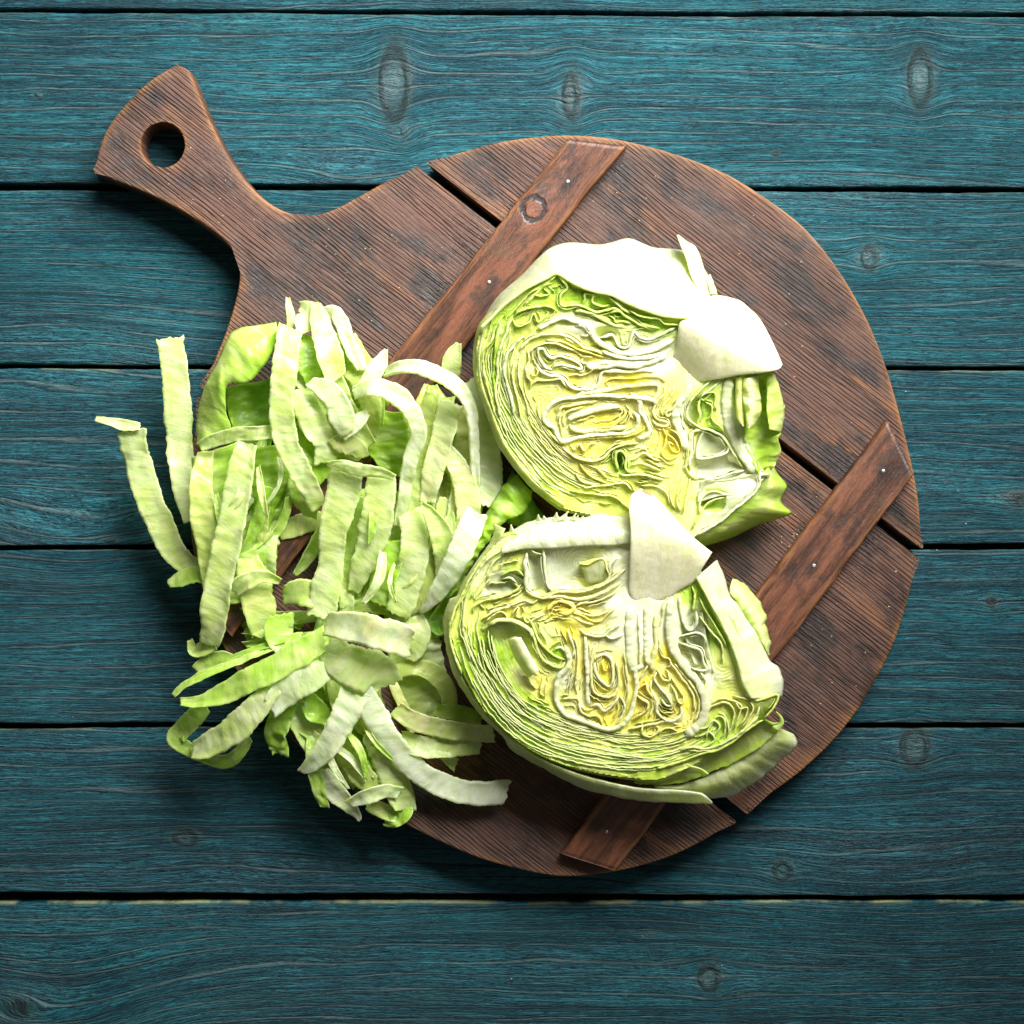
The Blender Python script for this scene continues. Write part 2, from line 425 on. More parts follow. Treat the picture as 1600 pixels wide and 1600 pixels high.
def plank(y0l, y0r, y1l, y1r, num, dz, bare_top=0.0, bare_bot=0.0):
    nx, ny = 400, 54
    xs = np.linspace(-720, 2320, nx)
    tt = np.concatenate([[0, 0, 0, 0.0018, 0.006, 0.014], np.linspace(0.028, 0.972, ny - 12), [0.986, 0.994, 0.9982, 1, 1, 1]])
    dro = np.concatenate([[22, 8, 2.2, 1.0, .45, .12], np.zeros(ny - 12), [.12, .45, 1.0, 2.2, 8, 22]])
    X = np.repeat(xs[:, None], ny, 1)
    f = (xs / 1600.0)
    e0 = y0l + (y0r - y0l) * f + 2.2 * fbm(xs / 210, num, 3) + 0.9 * fbm(xs / 22, num, 5)
    e1 = y1l + (y1r - y1l) * f + 2.2 * fbm(xs / 210, num, 4) + 0.9 * fbm(xs / 22, num, 6)
    Y = e0[:, None] + (e1 - e0)[:, None] * tt[None]
    edge = np.minimum(tt, 1 - tt)
    Z = dz - dro[None] * (1 + 0.35 * fbm(X / 90, Y / 40, 9)) * np.where(dro > 5, 1, 1)[None]
    Z = Z + 0.25 * fbm(X / 260, Y / 60, 20 + num) * (dro < 5)[None]
    g = Y.copy() + 9 * fbm(X / 420, Y / 110, 50 + num) + 2.5 * fbm(X / 90, Y / 60, 70 + num)
    kn = np.zeros_like(g)
    for (kx, ky, rx, ry, st) in KNOTS:
        dx, dy = X - kx, Y - ky
        r2 = (dx / (rx * 2.0)) ** 2 + (dy / (ry * 1.25)) ** 2
        g -= dy * np.exp(-r2) * 0.80
        r = np.sqrt((dx / rx) ** 2 + (dy / ry) ** 2)
        kn = np.maximum(kn, st * np.clip(1.15 - 0.55 * r, 0, 1))
    for (kx, ky, lx, ly, a) in SWELL:
        g += a * np.exp(-((X - kx) / lx) ** 2 - ((Y - ky) / ly) ** 2)
    bare = np.zeros_like(g)
    bare += bare_top * np.exp(-((Y - e0[:, None]) / 2.6) ** 2)
    bare += bare_bot * np.exp(-((Y - e1[:, None]) / 2.6) ** 2)
    # knots are small dents
    Z = Z - 0.25 * np.clip(kn - 0.4, 0, 1)
    V = P(X, Y, 0).reshape(-1, 3); V[:, 2] = (Z * 0.001).ravel()
    uv = np.stack([X.ravel() * 0.4, g.ravel() * 0.4, np.full(X.size, float(num))], 1)
    faces = [q[::-1] for q in grid_faces(nx, ny)]
    faces = grid_faces(nx, ny)
    o = mesh_obj("plank", V, faces, M_TEAL, tabletop, uv=uv, attrs={'knot': kn.ravel(), 'bare': bare.ravel()})
    return o
plank(-268, -262, 13, 20, 1, 0.0)
plank(19, 27, 286, 293, 2, 0.4, 0.15)
plank(296, 299, 568, 572, 3, -0.9, 0.12)
plank(576, 579, 852, 849, 4, -0.2, 0.45)
plank(860, 858, 1130, 1131, 5, 0.2, 0.1)
plank(1138, 1139, 1395, 1400, 6, -0.4, 0.22)
plank(1411, 1409, 1680, 1684, 7, -1.0, 1.0)
plank(1692, 1694, 1980, 1980, 8, 0.0)

# ------------------------------------------------------------------ cutting board
BZ0, BZ1 = 2.0, 25.0   # mm
board_o = tuple(P(868, 790, BZ0))
board = empty("cutting_board", board_o)
tag(board, "round dark brown wooden cutting board with flared handle and two cross battens", "cutting board")
AX = np.array([math.cos(math.radians(38.1)), math.sin(math.radians(38.1))])   # photo px, y down, along the grain
NX = np.array([-AX[1], AX[0]])                                               # across, towards lower left

def ridge1d(vv, seed):
    return np.abs(np.modf(vv / 6.0 + 0.8 * vn(vv / 9.0, 0, seed) + 100)[0] - 0.5) * 2 - 0.5

def slab(name, outline, z0, z1, material, parent, holes=(), bevel=2.4, seed=1):
    """flat board piece: outline in photo pixels at its top face, with rounded edges"""
    cu = bpy.data.curves.new(name, 'CURVE'); cu.dimensions = '2D'; cu.fill_mode = 'BOTH'
    cu.extrude = (z1 - z0) * 0.0005; cu.bevel_depth = 0
    cu.resolution_u = 1
    loops = []
    for pts in [outline] + list(holes):
        p = spline(pts, step=2.0, closed=True)[:-1] if len(pts) > 0 else None
        loops.append(p)
    vs, fs, worn = [], [], []
    def ring(pp, zz):
        w = P(pp[:, 0], pp[:, 1], zz); return w
    # rim rings: top inset -> bevel -> side -> bottom
    allrings = []
    base = 0
    top_loops = []
    for li, p in enumerate(loops):
        area = 0.5 * np.sum(p[:, 0] * np.roll(p[:, 1], -1) - np.roll(p[:, 0], -1) * p[:, 1])
        sgn = 1 if area > 0 else -1
        tn = np.roll(p, -2, 0) - np.roll(p, 2, 0)
        tn /= np.linalg.norm(tn, axis=1)[:, None] + 1e-9
        nrm = np.stack([tn[:, 1], -tn[:, 0]], 1) * sgn       # outward for an outer loop
        if li > 0: nrm = -nrm
        vv = p @ NX
        jag = ridge1d(vv, seed)
        along = np.abs(tn @ AX)
        jagw = (1 - along) * 1.1
        bw = bevel * (1 + 0.35 * fbm(np.arange(len(p)) / 60.0, li, seed))
        t8 = np.roll(p, -7, 0) - p; t9 = p - np.roll(p, 7, 0)
        turn = np.arccos(np.clip((t8 * t9).sum(1) / (np.linalg.norm(t8, axis=1) * np.linalg.norm(t9, axis=1) + 1e-9), -1, 1))
        sharp = np.clip(turn / 1.0, 0, 1)
        for _ in range(6): sharp = np.maximum(sharp, 0.5 * (np.roll(sharp, 1) + np.roll(sharp, -1)))
        bw = bw * (1 - 0.72 * sharp); jagw = jagw * (1 - sharp)
        prof = [(-2.6, 0.0, 0.25), (-1.1, 0.10, 0.7), (-0.45, 0.32, 1.0), (-0.1, 0.75, 1.0), (0.0, 1.6, 0.55)]
        rings = []
        for (o_, d_, w_) in prof:
            off = o_ * bw + (jagw * jag if o_ > -1.0 else 0)
            q = p + nrm * np.asarray(off)[..., None] * np.ones((len(p), 1)) if np.ndim(off) else p + nrm * off
            rings.append((q, np.full(len(p), z1) - d_ * bw * 0.62 , w_))
        flare = 2.5
        rings.append((p + nrm * flare, np.full(len(p), z0 + 3.0), 0.12))
        rings.append((p + nrm * (flare - 1.5), np.full(len(p), z0), 0.0))
        idx = []
        for (q, zz, w_) in rings:
            idx.append(np.arange(len(p)) + base); base += len(p)
            # keep the real footprint: side walls are placed at the top face's scale
            k = S * (D - z1 * 0.001) / D
            vs.append(np.stack([(q[:, 0] - 800) * k, -(q[:, 1] - 800) * k, zz * 0.001], 1))
            worn.append(np.full(len(p), w_))
        quads = []
        for a, b in zip(idx[:-1], idx[1:]):
            a2, b2 = np.roll(a, -1), np.roll(b, -1)
            quads += [tuple(int(x) for x in q) for q in zip(a, b, b2, a2)]
        VV = np.vstack(vs)
        qa = np.array(quads); nn3 = np.cross(VV[qa[:, 1]] - VV[qa[:, 0]], VV[qa[:, 3]] - VV[qa[:, 0]])
        ref = np.tile(np.column_stack([nrm[:, 0], -nrm[:, 1], np.full(len(p), 0.6)]), (len(idx) - 1, 1))
        if (nn3 * ref).sum() < 0: quads = [q[::-1] for q in quads]
        fs += quads
        top_loops.append(idx[0])
    V = np.vstack(vs); W = np.concatenate(worn)
    # fill the top with constrained Delaunay
    from mathutils.geometry import delaunay_2d_cdt
    vl, edges = [], []
    src = []
    for idx in top_loops:
        b0 = len(vl)
        for i in idx: vl.append(Vector(V[i][:2])); src.append(int(i))
        n = len(idx)
        edges += [(b0 + i, b0 + (i + 1) % n) for i in range(n)]
    # interior points
    o0 = loops[0]
    (x0, y0), (x1, y1) = o0.min(0), o0.max(0)
    gx, gy = np.meshgrid(np.arange(x0, x1, 14.0), np.arange(y0, y1, 14.0))
    gp = np.stack([gx.ravel(), gy.ravel()], 1)
    ins = inside(gp, o0) & (mindist(gp, o0) > 12)
    for h in loops[1:]:
        ins &= ~inside(gp, h) & (mindist(gp, h) > 12)
    gp = gp[ins]
    k = S * (D - z1 * 0.001) / D
    extra = []
    for q in gp:
        vl.append(Vector(((q[0] - 800) * k, -(q[1] - 800) * k))); src.append(-1)
    vc, ec, fc, ov, oe, of = delaunay_2d_cdt(vl, edges, [], 0, 1e-9)
    remap = []
    addv = []; addw = []
    for i, c in enumerate(vc):
        s = [src[j] for j in ov[i] if src[j] >= 0]
        if s: remap.append(s[0])
        else:
            remap.append(len(V) + len(addv))
            px = c[0] / k + 800; py = -c[1] / k + 800
            addv.append((c[0], c[1], z1 * 0.001 + 0.0003 * float(fbm(px / 70, py / 70, seed + 3)))); addw.append(0.0)
    vca = np.array([[c[0], c[1]] for c in vc])
    cen = np.array([vca[list(t)].mean(0) for t in fc])
    q = np.stack([cen[:, 0] / k + 800, -cen[:, 1] / k + 800], 1)
    keep = inside(q, loops[0])
    for h in loops[1:]: keep &= ~inside(q, h)
    fs += [tuple(remap[i] for i in t) for t, kp in zip(fc, keep) if kp]
    if addv:
        V = np.vstack([V, addv]); W = np.concatenate([W, addw])
    bpy.data.curves.remove(cu)
    o = mesh_obj(name, V, fs, material, parent, attrs={'worn': W})
    return o

def inside(pts, poly):
    x, y = pts[:, 0], pts[:, 1]
    r = np.zeros(len(pts), bool)
    a = poly; b = np.roll(poly, -1, 0)
    for (x1, y1), (x2, y2) in zip(a, b):
        if y1 == y2: continue
        c = ((y1 > y) != (y2 > y)) & (x < (x2 - x1) * (y - y1) / (y2 - y1) + x1)
        r ^= c
    return r
def mindist(pts, poly):
    d = np.full(len(pts), 1e9)
    for q in poly: d = np.minimum(d, (pts[:, 0] - q[0]) ** 2 + (pts[:, 1] - q[1]) ** 2)
    return np.sqrt(d)

def dense(pts, sharp=True):
    """polygon with straight runs kept straight for the closed spline: doubles corner points"""
    out = []
    for p in pts:
        if len(p) == 3 and p[2] == 1:
            out += [p[:2], p[:2]]
        else: out.append(p[:2])
    return np.array(out, float)

# upper right plank
up = [(675, 255, 1), (720, 238), (780, 222), (835, 214), (895, 211), (960, 217), (1030, 233), (1090, 253), (1145, 277), (1200, 312), (1250, 350),
      (1290, 394), (1325, 445), (1355, 500), (1378, 555), (1396, 610), (1412, 670), (1426, 730), (1436, 790), (1438, 850, 1),
      (1400, 828), (1300, 750), (1220, 688), (1100, 594), (980, 500), (860, 406), (780, 343), (720, 296)]
mid = [(275, 101, 1), (292, 108), (302, 125), (318, 165), (336, 205), (358, 245), (385, 283), (415, 313), (450, 332), (485, 336), (520, 328), (560, 307),
       (605, 282), (650, 263, 1), (672, 277), (760, 346), (860, 425), (980, 519), (1100, 613), (1220, 708), (1340, 802), (1428, 872, 1),
       (1424, 915), (1412, 960), (1395, 1010), (1370, 1060), (1340, 1110), (1300, 1160), (1250, 1207), (1200, 1243), (1165, 1265, 1),
       (1100, 1216), (1000, 1138), (860, 1028), (720, 918), (560, 792), (420, 682), (322, 605, 1), (336, 560), (352, 520), (366, 475), (374, 430), (365, 395), (345, 372), (310, 346),
       (270, 322), (225, 300), (180, 282), (148, 268, 1), (152, 240), (165, 205), (185, 175), (212, 145), (242, 120)]
low = [(316, 630, 1), (420, 712), (560, 822), (720, 948), (860, 1058), (1000, 1168), (1090, 1239), (1143, 1283, 1), (1105, 1310), (1050, 1337), (990, 1356), (930, 1367), (870, 1369),
       (800, 1356), (730, 1334), (660, 1302), (590, 1262), (520, 1212), (460, 1160), (400, 1092), (355, 1022), (322, 945), (305, 880), (296, 810), (296, 740), (303, 680)]
hole = [(254 + 34 * math.cos(a), 226 + 35.5 * math.sin(a)) for a in np.linspace(0, 2 * math.pi, 24, endpoint=False)]
slab("board_plank", dense(up), BZ0, BZ1, M_BOARD[0], board, seed=1)
slab("board_plank", dense(mid), BZ0, BZ1, M_BOARD[1], board, holes=[hole], seed=2, bevel=3.2)
slab("board_plank", dense(low), BZ0, BZ1, M_BOARD[2], board, seed=3)

def batten(p0, p1, w, num, knots, stains, cut0, cut1):
    """cross batten lying on the planks; p0,p1 centre ends in px, w width px"""
    z1 = BZ1 + 11.0
    p0, p1 = np.array(p0, float), np.array(p1, float)
    L = np.linalg.norm(p1 - p0); t = (p1 - p0) / L; n = np.array([-t[1], t[0]])
    nu = 190
    prof = [(-1.0, -10.8), (-1.0, -6), (-1.0, -1.9), (-0.965, -0.7), (-0.90, -0.18)] + [(a, 0.0) for a in np.linspace(-0.8, 0.8, 17)] + [(0.90, -0.18), (0.965, -0.7), (1.0, -1.9), (1.0, -6), (1.0, -10.8)]
    us = np.linspace(0, 1, nu)
    endf = np.minimum(us, 1 - us) * L
    X = np.zeros((nu, len(prof))); Y = X.copy(); Z = X.copy(); GU = X.copy(); GV = X.copy()
    for j, (a, dz) in enumerate(prof):
        c0 = cut0 * a; c1 = cut1 * a
        uu = c0 + (L + c1 - c0) * us
        wob = 1 + 0.06 * fbm(uu / 80, num * 3 + np.sign(a), 31) + 0.02 * fbm(uu / 12, num + np.sign(a), 33)
        X[:, j] = p0[0] + t[0] * uu + n[0] * a * w / 2 * wob
        Y[:, j] = p0[1] + t[1] * uu + n[1] * a * w / 2 * wob
        rnd = np.clip(1 - endf / 4.0, 0, 1) ** 2 * 1.6
        Z[:, j] = z1 + dz * (1 + 0.5 * fbm(uu / 40, a * 2, 35 + num) * (abs(a) > 0.88) * (dz > -5)) - rnd + 0.2 * fbm(uu / 60, a, 37)
        GU[:, j] = uu * 0.4; GV[:, j] = a
    # closing ends
    k = S * (D - z1 * 0.001) / D
    G = GV.copy(); KN = np.zeros_like(G); ST = np.zeros_like(G)
    for (kx, ky, r) in knots:
        d = np.hypot(X - kx, Y - ky) / r
        along = ((X - kx) * t[0] + (Y - ky) * t[1]); ac = ((X - kx) * n[0] + (Y - ky) * n[1])
        G -= (ac / (w / 2)) * np.exp(-(along / (r * 2.6)) ** 2 - (ac / (r * 1.8)) ** 2) * 0.8
        KN = np.maximum(KN, np.clip(1.3 - d * 0.85, 0, 1) * (d < 1.6))
    for (kx, ky, lx, ly) in stains:
        along = ((X - kx) * t[0] + (Y - ky) * t[1]); ac = ((X - kx) * n[0] + (Y - ky) * n[1])
        ST = np.maximum(ST, np.exp(-(along / lx) ** 2 - (ac / ly) ** 2))
    V = np.stack([(X - 800) * k, -(Y - 800) * k, Z * 0.001], -1).reshape(-1, 3)
    m = len(prof)
    faces = [q[::-1] for q in grid_faces(nu, m)]
    faces.append(tuple(range(m))); faces.append(tuple((nu - 1) * m + j for j in range(m))[::-1])
    uv = np.stack([GU.ravel(), GV.ravel(), np.full(GU.size, float(num))], 1)
    o = mesh_obj("batten", V, faces, M_BATTEN, board, uv=uv, attrs={'gk': G.ravel(), 'knot': KN.ravel(), 'stain': ST.ravel()})
    return o, z1
def nail(parent, px, py, z, r=3.4):
    n = 14
    prof = [(0.0, 0.25), (0.45, 0.22), (0.8, 0.05), (1.0, -0.25), (1.02, -0.9)]
    k = S * (D - z * 0.001) / D
    vs = [((px - 800) * k, -(py - 800) * k, (z + 0.45) * 0.001)]; fs = []
    for (rr, dz) in prof[1:]:
        for i in range(n):
            a = 2 * math.pi * i / n
            vs.append(((px - 800 + r * rr * math.cos(a)) * k, -(py - 800 + r * rr * math.sin(a)) * k, (z + 0.35 + dz * 0.8) * 0.001))
    for i in range(n):
        fs.append((0, 1 + (i + 1) % n, 1 + i))
        for q in range(len(prof) - 2):
            a = 1 + q * n
            fs.append((a + i, a + (i + 1) % n, a + n + (i + 1) % n, a + n + i))
    return mesh_obj("nail", vs, fs, M_NAIL, parent, origin=board_o)
b1, bz = batten((933, 222), (337, 965), 78, 1, [(834, 327, 20)], [(885, 290, 26, 9), (892, 262, 30, 5), (765, 440, 10, 6), (640, 610, 60, 16)], 25, -8)
for q in ((887, 284), (764, 441)): nail(b1, *q, bz)
b2, bz = batten((1408, 699), (919, 1348), 84, 2, [], [(1380, 735, 16, 12), (1335, 715, 60, 10), (1271, 885, 10, 8), (1400, 700, 30, 7), (1170, 1050, 50, 12)], -22, 15)
for q in ((1380, 736), (1272, 884), (948, 1300)): nail(b2, *q, bz)

# ------------------------------------------------------------------ lettuce helpers
CL = {'W': (.86, .87, .75), 'WG': (.84, .88, .52), 'C': (.88, .85, .48), 'Y': (.93, .85, .24), 'YY': (.93, .81, .13),
      'YG': (.79, .83, .28), 'PG': (.73, .82, .27), 'G': (.44, .67, .06), 'DG': (.20, .44, .04), 'BG': (.55, .79, .09)}
CL = {k: np.array(v) for k, v in CL.items()}

CLS = CL                                     # loose leaves and strips
CL = {k: np.clip(v * np.array((.91, .91, .77)), 0, 1) for k, v in CLS.items()}   # flesh of the head, dimmed: weaker light put into its colour

class Zone:
    def __init__(self, sysname, anchors):
        self.p = T(sysname, [a[:2] for a in anchors]); self.c = np.array([CL[a[2]] for a in anchors])
    def __call__(self, px, py):
        px = np.asarray(px, float).ravel(); py = np.asarray(py, float).ravel()
        d2 = (px[:, None] - self.p[None, :, 0]) ** 2 + (py[:, None] - self.p[None, :, 1]) ** 2 + 60
        w = d2 ** -1.7
        return (w[:, :, None] * self.c[None]).sum(1) / w.sum(1)[:, None]

def ribbon(name, curve, t, depth, H, zone, edge, parent, seed, zoff=0.0, fade=0.0, wig=0.8, ruf=1.0, lean=3.0, mat=None, step=1.7):
    """a leaf seen edge-on in the cut: a thin sheet that goes down into the head"""
    c = spline(curve, step=step)
    n = len(c)
    s = np.arange(n) * step
    tn = np.gradient(c, axis=0); tn /= np.linalg.norm(tn, axis=1)[:, None] + 1e-9
    nr = np.stack([-tn[:, 1], tn[:, 0]], 1)
    c = c + nr * (wig * fbm(s / 9.0, seed * 1.7, 3) )[:, None]
    e = np.minimum(s, s[-1] - s)
    tp = t * (0.35 + 0.65 * np.clip(e / 9.0, 0, 1)) * (1 + 0.30 * fbm(s / 16.0, seed, 5))
    ztop = H(c[:, 0], c[:, 1]) + zoff + ruf * fbm(s / 22.0, seed * 0.37, 7) + 0.35 * ruf * fbm(s / 5.0, seed, 8)
    ztop = ztop + fade * fbm(s / 48.0, seed * 0.61, 12)
    ztop = ztop - 2.2 * np.clip(1 - e / 7.0, 0, 1) ** 2
    ln = lean * (0.9 * fbm(s / 26.0, seed * 2.3, 9) + 0.35 * math.sin(seed * 2.1))
    rows = [(-1, 1.0), (-1, 0.55), (-1, 0.2), (-1.0, 0.035), (-0.55, 0.0), (0.55, 0.0), (1.0, 0.035), (1, 0.2), (1, 0.55), (1, 1.0)]
    X, Y, Z, Cc, UV = [], [], [], [], []
    zc = zone(c[:, 0], c[:, 1]); zc[:, 2] *= np.clip(0.6 + 0.9 * (zc[:, 2] - 0.1), 0.6, 1.0)  # wall colour carries less blue, coloured bounce light put into it
    ec = CL[edge] if isinstance(edge, str) else edge
    for (sd, dp) in rows:
        o = sd * tp / 2 + ln * dp ** 1.3
        X.append(c[:, 0] + nr[:, 0] * o); Y.append(c[:, 1] + nr[:, 1] * o); Z.append(ztop - depth * dp + (0.06 * min(t, 4) * 0.4 if abs(sd) < 0.9 else 0))
        f = np.clip(1.15 - dp * 3.2, 0, 1)
        Cc.append(zc * (1 - f) + (0.18 * zc + 0.82 * ec) * f)
        UV.append(np.stack([s * 0.4, np.full(n, dp * depth + (5 if sd > 0 else 0)), np.full(n, float(seed % 97))], 1))
    m = len(rows)
    X, Y, Z = (np.stack(a, 1) for a in (X, Y, Z))
    V = P(X.ravel(), Y.ravel(), Z.ravel())
    cc = np.stack(Cc, 1).reshape(-1, 3); uv = np.stack(UV, 1).reshape(-1, 3)
    return mesh_obj(name, V, grid_faces(n, m), mat or M_RIB, parent, cols=np.clip(cc, 0, 1), uv=uv)

def loft(name, A, B, colA, colB, parent=None, mat=None, m=18, n=90, bulge=0.0, ruf=0.0, rfreq=14.0, edge_ruf=0.0, jag=0.0, thick=0.9, seed=1, origin=None, mid=None, colend=None, bend=1.0):
    """leaf surface between two edges; points (px, py, z mm)"""
    a = spline(A, n=n); b = spline(B, n=n)
    tt = np.linspace(0, 1, m)
    s = np.linspace(0, 1, n)
    L = np.linalg.norm(np.diff(a[:, :2], axis=0), axis=1).sum()
    W = np.linalg.norm(a[:, :2] - b[:, :2], axis=1).mean()
    if jag:
        d = (b - a)[:, :2]; d /= np.linalg.norm(d, axis=1)[:, None] + 1e-6
        b[:, :2] += d * (jag * fbm(s * L / 9.0, seed, 40))[:, None]
    X = a[:, None, 0] * (1 - tt) + b[:, None, 0] * tt
    Y = a[:, None, 1] * (1 - tt) + b[:, None, 1] * tt
    te = tt ** bend
    Z = a[:, None, 2] * (1 - te) + b[:, None, 2] * te
    Z = Z + bulge * np.sin(math.pi * tt)[None]
    sx = (s * L)[:, None]; sy = (tt * W)[None]
    Z = Z + ruf * fbm(sx / rfreq, sy / (rfreq * 1.6), seed) + edge_ruf * (tt ** 2)[None] * fbm(sx / (rfreq * 0.7), seed, seed + 3)
    wob = 0.6 * ruf
    X = X + wob * fbm(sx / rfreq + 7, sy / rfreq, seed + 5); Y = Y + wob * fbm(sx / rfreq, sy / rfreq + 5, seed + 6)
    ca = CL[colA] if isinstance(colA, str) else np.array(colA); cb = CL[colB] if isinstance(colB, str) else np.array(colB)
    f = np.clip(tt[None] + 0.35 * fbm(sx / 30.0, sy / 18.0, seed + 9), 0, 1)[..., None]
    cc = ca * (1 - f) + cb * f
    if mid is not None:
        g = np.exp(-((tt - 0.5) / 0.28) ** 2)[None, :, None]; cc = cc * (1 - 0.8 * g) + CL[mid] * 0.8 * g
    if colend is not None:
        g = np.clip((s - 0.55) / 0.45, 0, 1)[:, None, None]; cc = cc * (1 - g) + CL[colend] * g
    V = P(X.ravel(), Y.ravel(), Z.ravel())
    uv = np.stack([np.broadcast_to(sx * 0.4, X.shape).ravel(), np.broadcast_to(sy * 0.4, X.shape).ravel(), np.full(X.size, float(seed % 89))], 1)
    fs = grid_faces(n, m)
    o = mesh_obj(name, V, fs, mat or M_OUTER, parent, cols=np.clip(cc.reshape(-1, 3), 0, 1), uv=uv, origin=origin)
    if o.data.polygons[len(fs) // 2].normal.z < 0: o.data.flip_normals()
    if thick:
        md = o.modifiers.new('thickness', 'SOLIDIFY'); md.thickness = thick * 0.001; md.offset = -1
    return o

def withz(sysname, pts, zf):
    a = T(sysname, [p[:2] for p in pts])
    z = zf(a[:, 0], a[:, 1]) if callable(zf) else np.broadcast_to(np.asarray(zf, float), (len(a),))
    extra = np.array([p[2] if len(p) > 2 else 0.0 for p in pts])
    return np.column_stack([a, z + extra])

def heart(name, outline, H, zone, curves, parent, seed, depth=2.3, pits=(), flats=()):
    """the folded leaf mass between the big cut edges: ridges follow the nearest traced edge"""
    poly = spline(outline, step=3.0, closed=True)[:-1]
    st = 1.6
    (x0, y0), (x1, y1) = poly.min(0), poly.max(0)
    xs = np.arange(x0, x1, st); ys = np.arange(y0, y1, st)
    X, Y = np.meshgrid(xs, ys, indexing='ij')
    pts = np.stack([X.ravel(), Y.ravel()], 1)
    ins = inside(pts, poly)
    allp = np.vstack([spline(c, step=3.0) for c in curves])
    kd = kdtree.KDTree(len(allp))
    for i, q in enumerate(allp): kd.insert((q[0], q[1], 0), i)
    kd.balance()
    d = np.zeros(len(pts))
    for i in np.nonzero(ins)[0]:
        d[i] = kd.find((pts[i, 0], pts[i, 1], 0))[2]
    nz = fbm(pts[:, 0] / 24, pts[:, 1] / 24, seed); nz2 = fbm(pts[:, 0] / 9, pts[:, 1] / 9, seed + 1)
    ph = d / 5.4 + 0.8 * nz + 0.12 * nz2
    rid = 0.5 + 0.5 * np.cos(2 * math.pi * ph)
    rid = rid ** 2.5 * np.clip(0.55 + 1.1 * fbm(pts[:, 0] / 30, pts[:, 1] / 30, seed + 7), 0.08, 1)
    flat = np.zeros(len(pts))
    for (sn, cx, cy_, rx, ry) in flats:
        q = T(sn, [(cx, cy_)])[0]; k_ = SYS[sn][2]
        r2 = ((pts[:, 0] - q[0]) * k_ / rx) ** 2 + ((pts[:, 1] - q[1]) * k_ / ry) ** 2
        flat = np.maximum(flat, np.exp(-r2 ** 2))
    rid = rid * (1 - flat)
    dip = np.clip(fbm(pts[:, 0] / 34, pts[:, 1] / 34, seed + 4), -0.2, 1) * (1 - flat)
    z = H(pts[:, 0], pts[:, 1]) - depth * (1 - 0.75 * flat) + 0.75 * rid - 3.0 * np.clip(dip, 0, 1) + 0.2 * nz2
    for (sn, cx, cy_, rx, ry) in pits:
        q = T(sn, [(cx, cy_)])[0]; k_ = SYS[sn][2]
        r2 = ((pts[:, 0] - q[0]) * k_ / rx) ** 2 + ((pts[:, 1] - q[1]) * k_ / ry) ** 2
        z = z - 6.0 * np.exp(-r2 ** 2)
    base = zone(pts[:, 0], pts[:, 1]); base[:, 2] *= np.clip(0.72 + 0.7 * (base[:, 2] - 0.1), 0.72, 1.0)  # crevices made more saturated: light bounced between leaves is put into the colour
    lite = 0.45 * base + 0.55 * np.array((.74, .73, .46))
    k = (np.clip((rid - 0.45) / 0.5, 0, 1) * 0.55)[:, None]
    cc = base * (1 - k) + lite * k
    V = P(pts[:, 0], pts[:, 1], z)
    idx = -np.ones(len(pts), int); idx[ins] = np.arange(ins.sum())
    I = idx.reshape(X.shape)
    q = np.stack([I[:-1, :-1], I[1:, :-1], I[1:, 1:], I[:-1, 1:]], -1).reshape(-1, 4)
    q = q[(q >= 0).all(1)][:, ::-1]
    uv = np.stack([pts[:, 0] * 0.4, d * 0.4, np.full(len(pts), float(seed))], 1)
    return mesh_obj(name, V[ins], [tuple(map(int, r)) for r in q], M_LEAF, parent, cols=np.clip(cc[ins], 0, 1), uv=uv[ins])

def shell(name, outline, H, cen, zb, colr, parent, seed, drop=4.0):
    """rounded back of the wedge, from the cut rim down to the board"""
    p = spline(outline, n=150, closed=True)[:-1]
    n = len(p); cen = np.array(cen, float)
    zt = H(p[:, 0], p[:, 1]) - drop
    prof = [(1.0, 0.0), (1.012, 0.06), (1.02, 0.15), (1.015, 0.28), (0.99, 0.42), (0.94, 0.58), (0.86, 0.74), (0.74, 0.88), (0.58, 0.97), (0.3, 1.0), (0.02, 1.0)]
    V, cc, uv = [], [], []
    for j, (sc, f) in enumerate(prof):
        q = cen + (p - cen) * sc
        z = zt * (1 - f) + zb * f + 0.9 * fbm(np.arange(n) / 6.0, j * 0.7, seed) * math.sin(math.pi * f)
        V.append(P(q[:, 0], q[:, 1], z))
        cc.append(np.tile(CL[colr] * (1 - 0.0 * f), (n, 1))); uv.append(np.stack([np.arange(n) * 3.0, np.full(n, f * 60), np.full(n, 3.0)], 1))
    m = len(prof)
    V = np.stack(V, 1).reshape(-1, 3); cc = np.stack(cc, 1).reshape(-1, 3); uv = np.stack(uv, 1).reshape(-1, 3)
    o = mesh_obj(name, V, grid_faces(n, m, closed=True), M_OUTER, parent, cols=cc, uv=uv)
    return o

